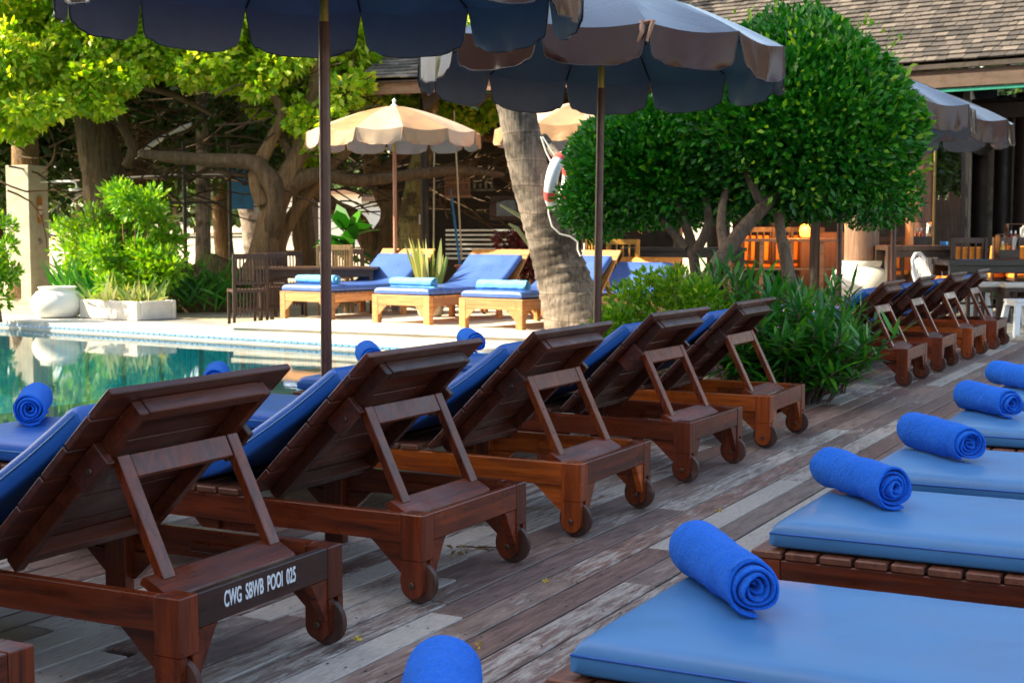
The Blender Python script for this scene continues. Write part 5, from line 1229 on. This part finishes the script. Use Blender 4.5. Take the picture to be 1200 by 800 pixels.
for px, D, r, mat in ((1077, 20.6, .20, COLW), (1151, 22.5, .24, DKZ), (1176, 21.5, .17, DKZ), (1206, 21.0, .25, DKZ), (1010, 19.3, .235, wood('pale_column', (.16, .09, .06), (.32, .20, .14), 2, .45, .5)), (905, 24, .2, DKZ), (842, 24, .2, DKZ)):
    b = XY(px, D, .15); m = MB(); m.tube([b, b+Vector((0, 0, 1.5)), b+Vector((0, 0, ez-.5))], [r, r*.97, r*.93], 24); m.build('column', mat, rs_, 50)
m = MB(); b = XY(1094, 20.3, .15); m.tube([b, b+Vector((0, 0, 3))], .02, 6); m.build('yellow_pipe', plain('dull_yellow', (.12, .10, .02), .5), rs_)
# hanging fan
m = MB(); b = XY(1153, 19.5, 2.15); m.lathe([(.02, -.03), (.22, -.03), (.23, 0), (.22, .03), (.02, .03)], (0, 0, 0), 24); f1 = m.build('wall_fan', IRON, rs_, 40); f1.location = P(1150, 165, 21.8); f1.rotation_euler = (R(90), 0, CY)
# picket fence at the back
pf = empty('picket_fence'); tag(pf, 'tall dark picket fence at the back of the restaurant', 'fence'); m = MB()
for k in range(120):
    p = XY(860+k*3.6, 29+.0*k, .15); hh_ = random.uniform(1.7, 1.95); m.box(p+Vector((0, 0, hh_/2)), (.061, .02, hh_), Matrix.Rotation(CY, 3, 'Z'), .002)
m.build('pickets', DKB, pf); m = MB()
for z in (.55, 1.5): m.beam(XY(860, 29.05, z), XY(1292, 29.05, z), .03, .08, (0, 0, 1))
m.build('rail', DKB, pf)
tree(XY(1125, 34, ZF), 'leafy hedge of trees beyond the picket fence, sunlit at its foot', [([(1125, 290, 34), (1122, 200, 34), (1125, 120, 34)], [.2, .15, .1])], rnd_ctrs(230, 840, 1290, 60, 228, 31, 38, .5, .9), 130, .2, .13, LDARK)
bp_ = empty('glazed_pot', XY(1012, 19.3, .12)); bp_.scale = (.76, .76, .9); tag(bp_, 'very large white glazed pot around the foot of a wooden column', 'pot')
m = MB(); m.lathe([(.34, 0), (.45, .05), (.57, .25), (.60, .42), (.56, .58), (.46, .70), (.42, .73), (.44, .78), (.44, .82), (.36, .82), (.36, .7), (.5, .5), (.3, .1), (0, .1)], (0, 0, 0), 56); m.build('body', WHITEC, bp_, 60)
# tables, chairs and things on them
ZR = .15
t = make_table('dining_table', DKB, .95, .85, .92, .06, .12); t.location = XY(1075, 18.7, ZR); t.rotation_euler = (0, 0, CY-R(3)); tag(t, 'brown dining table with sauce caddy by the wooden column', 'table'); tA_ = t
t = make_table('dining_table', BLACKW, 1.9, .95, .75, .07, .09); t.location = XY(1192, 17.9, ZR); t.rotation_euler = (0, 0, CY-R(4)); tag(t, 'long black dining table laid with blue mats at the right edge', 'table'); tB_ = t
t = make_table('dining_table', BLACKW, 1.6, .8, .86, .07, .09); t.location = XY(1190, 20.2, ZR); t.rotation_euler = (0, 0, CY-R(4)); tag(t, 'black dining table farther back, with a tall napkin caddy', 'table'); tC_ = t
def caddy(label, loc, sc=1, bottles=(BOTR, BOTR)):
    root = empty('sauce_caddy', loc); root.rotation_euler = (0, 0, CY+.1); root.scale = (sc,)*3; tag(root, label, 'caddy', 'caddies on the dining tables')
    m = MB(); m.box((0, 0, .02), (.26, .13, .02)); m.box((0, -.06, .07), (.26, .012, .10)); m.box((0, .06, .07), (.26, .012, .10)); m.box((-.125, 0, .16), (.012, .13, .30)); m.box((.125, 0, .16), (.012, .13, .30)); m.box((0, 0, .315), (.26, .02, .014)); m.build('rack', DKB, root)
    for k, mt in enumerate(bottles):
        m = MB(); m.lathe([(.026, 0), (.028, .02), (.028, .10), (.012, .14), (.011, .17)], (-.06+.06*k, 0, .03), 16); bt = m.build('bottle', mt, root, 50); m = MB(); m.lathe([(.013, .165), (.013, .20), (0, .20)], (-.06+.06*k, 0, .03), 12); m.build('cap', WHPL, bt, 50); m = MB(); m.lathe([(.0285, .03), (.0285, .075)], (-.06+.06*k, 0, .03), 16); m.build('bottle_label', PAPER, bt, 50)
    m = MB()
    for k in range(9): a = random.uniform(-.25, .25); m.beam((.075, 0, .06), (.075+a*.12+.02, random.uniform(-.03, .03), .28+random.uniform(-.02, .02)), .035, .004, (0, 1, 0), .0005)
    m.build('napkins', PAPER, root)
    return root
def top_of(t, dx, dy, h): v = Matrix.Rotation(t.rotation_euler[2], 3, 'Z') @ Vector((dx, dy, 0)); return t.location+v+Vector((0, 0, h))
caddy('sauce caddy with two red bottles on the brown dining table', top_of(tA_, .05, 0, .921))
caddy('wooden caddy with a yellow bottle on the front black table', top_of(tB_, -.12, 0, .751), 1.0, (BOTY,))
caddy('tall napkin caddy with red and yellow bottles on the rear black table', top_of(tC_, .0, 0, .861), 1.1, (BOTR, BOTY))
m = MB(); m.box((0, 0, .025), (.10, .07, .05), None, .006); o = m.build('blue_box', BLUEP); o.location = top_of(tA_, .36, .02, .921); tag(o, 'little light blue box beside the sauce caddy', 'box')
for k, dx in enumerate((-.62, .45)):
    m = MB(); m.box((0, 0, .003), (.40, .30, .006), None, .001); o = m.build('place_mat', plain('blue_mat%d' % k, (.06, .16, .28), .6)); o.location = top_of(tB_, dx, -.2, .751); o.rotation_euler = (0, 0, CY); tag(o, ['blue place mat on the left end of the front black table', 'blue place mat right of the yellow bottle caddy'][k], 'place mat', 'blue place mats')
oc_ = slat_chair('slatted_chair', DKB, 1.02, .46, .48, 5, ORANGE); m = MB(); m.box((0, .19, .70), (.42, .05, .42), Matrix.Rotation(-.08, 3, 'X'), .02); m.build('back_cushion', ORANGE, oc_); tag(oc_, 'x', 'chair', 'slatted chairs with orange cushions')
for i, (px, D, a, lb) in enumerate(((1125, 18.0, R(188), 'dark slatted chair with orange cushion showing through its back, between the tables'), (1163, 19.4, R(205), 'dark slatted chair turned left behind the front black table'), (1046, 20.6, R(150), 'dark slatted chair with big orange cushion beside the wooden column'), (1204, 19.0, R(178), 'slatted orange cushioned chair cut by the right photo edge'))):
    place(oc_, i == 0, XY(px, D, ZR), CY+a, lb)
def bench_stool():
    root = empty('cushioned_stool')
    for sx in (-1, 1):
        for sy in (-1, 1): m = MB(); m.box((sx*.20, sy*.15, .21), (.045, .045, .42)); m.build('leg', DKB, root)
    m = MB(); m.box((0, 0, .40), (.44, .34, .05)); m.box((0, 0, .18), (.36, .03, .03)); m.build('seat_frame', DKB, root); m = MB(); m.box((0, 0, .455), (.46, .36, .06), None, .02); m.build('cushion', CREAM, root)
    return root
bs = bench_stool(); tag(bs, 'x', 'stool', 'cream cushioned stools at the black table')
for i, (px, D, lb) in enumerate(((1160, 17.3, 'cream cushioned stool under the left end of the front black table'), (1196, 17.1, 'cream cushioned stool under the black table at the right edge'))): place(bs, i == 0, XY(px, D, ZR), CY, lb, (1.0, 1, 1))
def plastic_stool():
    root = empty('plastic_stool'); m = MB(); m.box((0, 0, .44), (.30, .30, .035), None, .015); m.box((0, 0, .405), (.285, .285, .05), None, .01); m.build('seat', WHPL, root)
    for sx in (-1, 1):
        for sy in (-1, 1): m = MB(); m.beam((sx*.115, sy*.115, .40), (sx*.165, sy*.165, 0), .075, .045, (1, 0, 0), .008); m.build('leg', WHPL, root)
    return root
ps = plastic_stool(); tag(ps, 'x', 'stool', 'white plastic stools')
for i, (px, D, z, lb) in enumerate(((1143, 18.4, 0, 'white plastic stool right behind the farthest lounger, partly hidden'), (1199, 16.6, 0, 'white plastic stool standing alone at the right photo edge'), (1128, 18.9, 0, 'white plastic stool farthest left, behind the last lounger back'))): place(ps, i == 0, XY(px, D, z), CY+R(12), lb)
def plastic_chair():
    root = empty('plastic_chair')
    for sx in (-1, 1):
        for sy in (-1, 1): m = MB(); m.beam((sx*.19, sy*.19, .42), (sx*.24, sy*.24, 0), .05, .03, (1, 0, 0), .006); m.build('leg', WHPL, root)
    m = MB(); m.box((0, 0, .43), (.46, .44, .03), None, .012); m.build('seat', WHPL, root)
    m = MB()
    for k in range(7): x = -.18+.06*k; m.tube([(x, .21, .44), (x*1.05, .26, .62), (x*.95, .30, .84-abs(x)*.35)], .013, 6)
    m.tube([(-.25, .2, .44), (-.26, .26, .62), (-.20, .30, .80), (-.08, .315, .87), (.08, .315, .87), (.20, .30, .80), (.26, .26, .62), (.25, .2, .44)], .022, 8); m.build('backrest', WHPL, root, 60)
    return root
pc_ = plastic_chair(); tag(pc_, 'x', 'chair', 'white plastic chairs')
for i, (px, D, a, lb) in enumerate(((1104, 17.9, R(50), 'left white plastic chair whose curved back shows above the far loungers'), (1116, 18.3, R(50), 'right white plastic chair whose curved back shows above the far loungers'))): place(pc_, i == 0, XY(px, D, .1), CY+a, lb)
m = MB(); m.box((0, 0, .20), (2.8, .35, .16), None, .01); o = m.build('green_bench', GREENP); o.location = XY(1080, 21.5, ZR); o.rotation_euler = (0, 0, CY); tag(o, 'low bright green bench under the brown dining table', 'bench')
# lit corner behind the bush: sideboard and orange chairs
sbd = empty('sideboard', XY(925, 21.2, ZR)); sbd.rotation_euler = (0, 0, CY); tag(sbd, 'pale wooden open sideboard behind the slender trunk', 'sideboard')
LW_ = wood('light_timber', (.25, .14, .07), (.42, .26, .14), 0, .5)
m = MB(); m.box((0, 0, .98), (1.9, .45, .05)); m.build('top', LW_, sbd); m = MB()
for x in (-.92, -.45, 0, .45, .92): m.box((x, 0, .48), (.06, .42, .95))
m.build('uprights', LW_, sbd); m = MB(); m.box((0, 0, .55), (1.84, .41, .03)); m.build('shelf', LW_, sbd)
m = MB(); m.box((0, 0, 0), (1.1, .5, 1.1), None, .02); o = m.build('cabinet', wood('brown_cab', (.12, .06, .03), (.22, .12, .07), 2, .5)); o.location = XY(975, 22.4, ZR)+Vector((0, 0, .55)); o.rotation_euler = (0, 0, CY); tag(o, 'brown wooden cabinet left of the big white pot', 'cabinet')
for i, (px, D, a, lb) in enumerate(((905, 22.4, R(180), 'orange cushioned chair behind the left part of the pale sideboard'), (945, 22.6, R(170), 'brightly lit orange chair behind the pale sideboard'), (880, 22.2, R(190), 'orange cushioned chair beside the slanting trunk'))): place(oc_, False, XY(px, D, ZR), CY+a, lb, (1.15, 1.15, 1.15))
lp = empty('orange_glow', XY(944, 21.25, 1.155)); tag(lp, 'small orange glow built as a lamp on the pale sideboard behind the bush', 'lamp')  # unidentified orange glow, built as a small lamp
lm, lnt, lb_ = newmat('orange_emission'); lb_.inputs['Base Color'].default_value = (1, .35, .05, 1); lb_.inputs['Emission Color'].default_value = (1, .16, .02, 1); lb_.inputs['Emission Strength'].default_value = 3
pl_ = bpy.data.lights.new('glow_light', 'POINT'); pl_.energy = 45; pl_.color = (1, .38, .08); pl_.shadow_soft_size = .15; po_ = bpy.data.objects.new('glow_light', pl_); COL.objects.link(po_); po_.parent = lp; po_.location = (0, -.25, .35)  # point light added to spread the orange warmth
m = MB(); m.lathe([(.05, .02), (.08, .04), (.09, .12), (.07, .19), (.03, .21)], (0, 0, 0), 20); m.build('glow_top', lm, lp, 50); m = MB(); m.lathe([(.07, 0), (.07, .02), (0, .02)], (0, 0, 0), 16); m.build('glow_base', DKB, lp, 50)

# ---------------------------------------------------------------- small things on the deck
lf = empty('dry_leaves', G(612, 648, .002)); tag(lf, 'curled dry leaf and twig lying under the second lounger head', 'dry leaf'); 
m = MB(); pts = [rel(G(x, y, .012), lf.location) for x, y in ((538+40, 641), (556+30, 640), (575+25, 643), (600, 647))]; m.tube([rel(G(586, 641, .01), lf.location), rel(G(560, 640, .012), lf.location), rel(G(578, 643, .01), lf.location)], .003, 5)
m.tube([rel(G(535, 640, .008), lf.location), rel(G(552, 640, .02), lf.location), rel(G(574, 644, .008), lf.location)], .0035, 5); m.build('twig', BARK, lf)
C = np.array([tuple(rel(G(534+random.uniform(-8, 16), 647+random.uniform(-6, 6), .01), lf.location)) for k in range(16)]); leaf_mesh('leaf', C, unit(16)+np.array([0, 0, .2]), unit(16), .032, .016, plain('dry_leaf', (.28, .20, .09), .8), lf)
fl_ = plain('yellow_petal', (.55, .38, .05), .7)
for k, (x, y, lb) in enumerate(((562, 757, 'tiny yellow petal near the towel at the bottom edge'), (418, 748, 'tiny yellow petal beside the stencilled lounger wheel'), (640, 681, 'tiny yellow petal on the deck between the wheels and the big towel'), (842, 598, 'tiny yellow petal before the second cushion'))):
    p = G(x, y, .004); C = np.array([tuple(unit(1)[0]*.006) for _ in range(6)]); C[:, 2] = abs(C[:, 2]); o = leaf_mesh('fallen_petal', C, unit(6)+np.array([0, 0, .2]), unit(6), .016, .011, fl_); o.location = p; tag(o, lb, 'petal', 'yellow petals fallen on the deck')

# ---------------------------------------------------------------- unseen block added behind the camera to shade the deck
ht = empty('shade_block'); tag(ht, 'tall plain unseen block added behind the viewer to shade the deck', 'building')
nS = Vector((-SUN_AZ.y, SUN_AZ.x, 0)); nS = nS if nS.x > 0 else -nS     # across the sunlight, towards the deck side
E_N = -14.2; T0 = 17.0; HT = 24
cn = lambda t, n: Vector((SUN_AZ.x*t, SUN_AZ.y*t, 0))+Vector((-SUN_AZ.y, SUN_AZ.x, 0))*n
m = MB(); sgn = -1
rr_ = Matrix.Rotation(math.atan2(SUN_AZ.y, SUN_AZ.x), 3, 'Z')
N0, N1 = -14.4, 18.0
m = MB(); m.box(cn(T0+6, (N0+N1)/2)+Vector((0, 0, HT/2)), (12, N1-N0, HT), rr_, .02); m.build('wall', SHADEB, ht)  # body of the added unseen shade block
m = MB()
for f in range(7):
    for k in range(10):
        m.box(cn(T0+.0, N0+2+k*3.15)+Vector((0, 0, 2.0+f*3.2)), (.08, 1.5, 1.7), rr_, .01)
m.build('shade_block_windows', GREYV, ht)
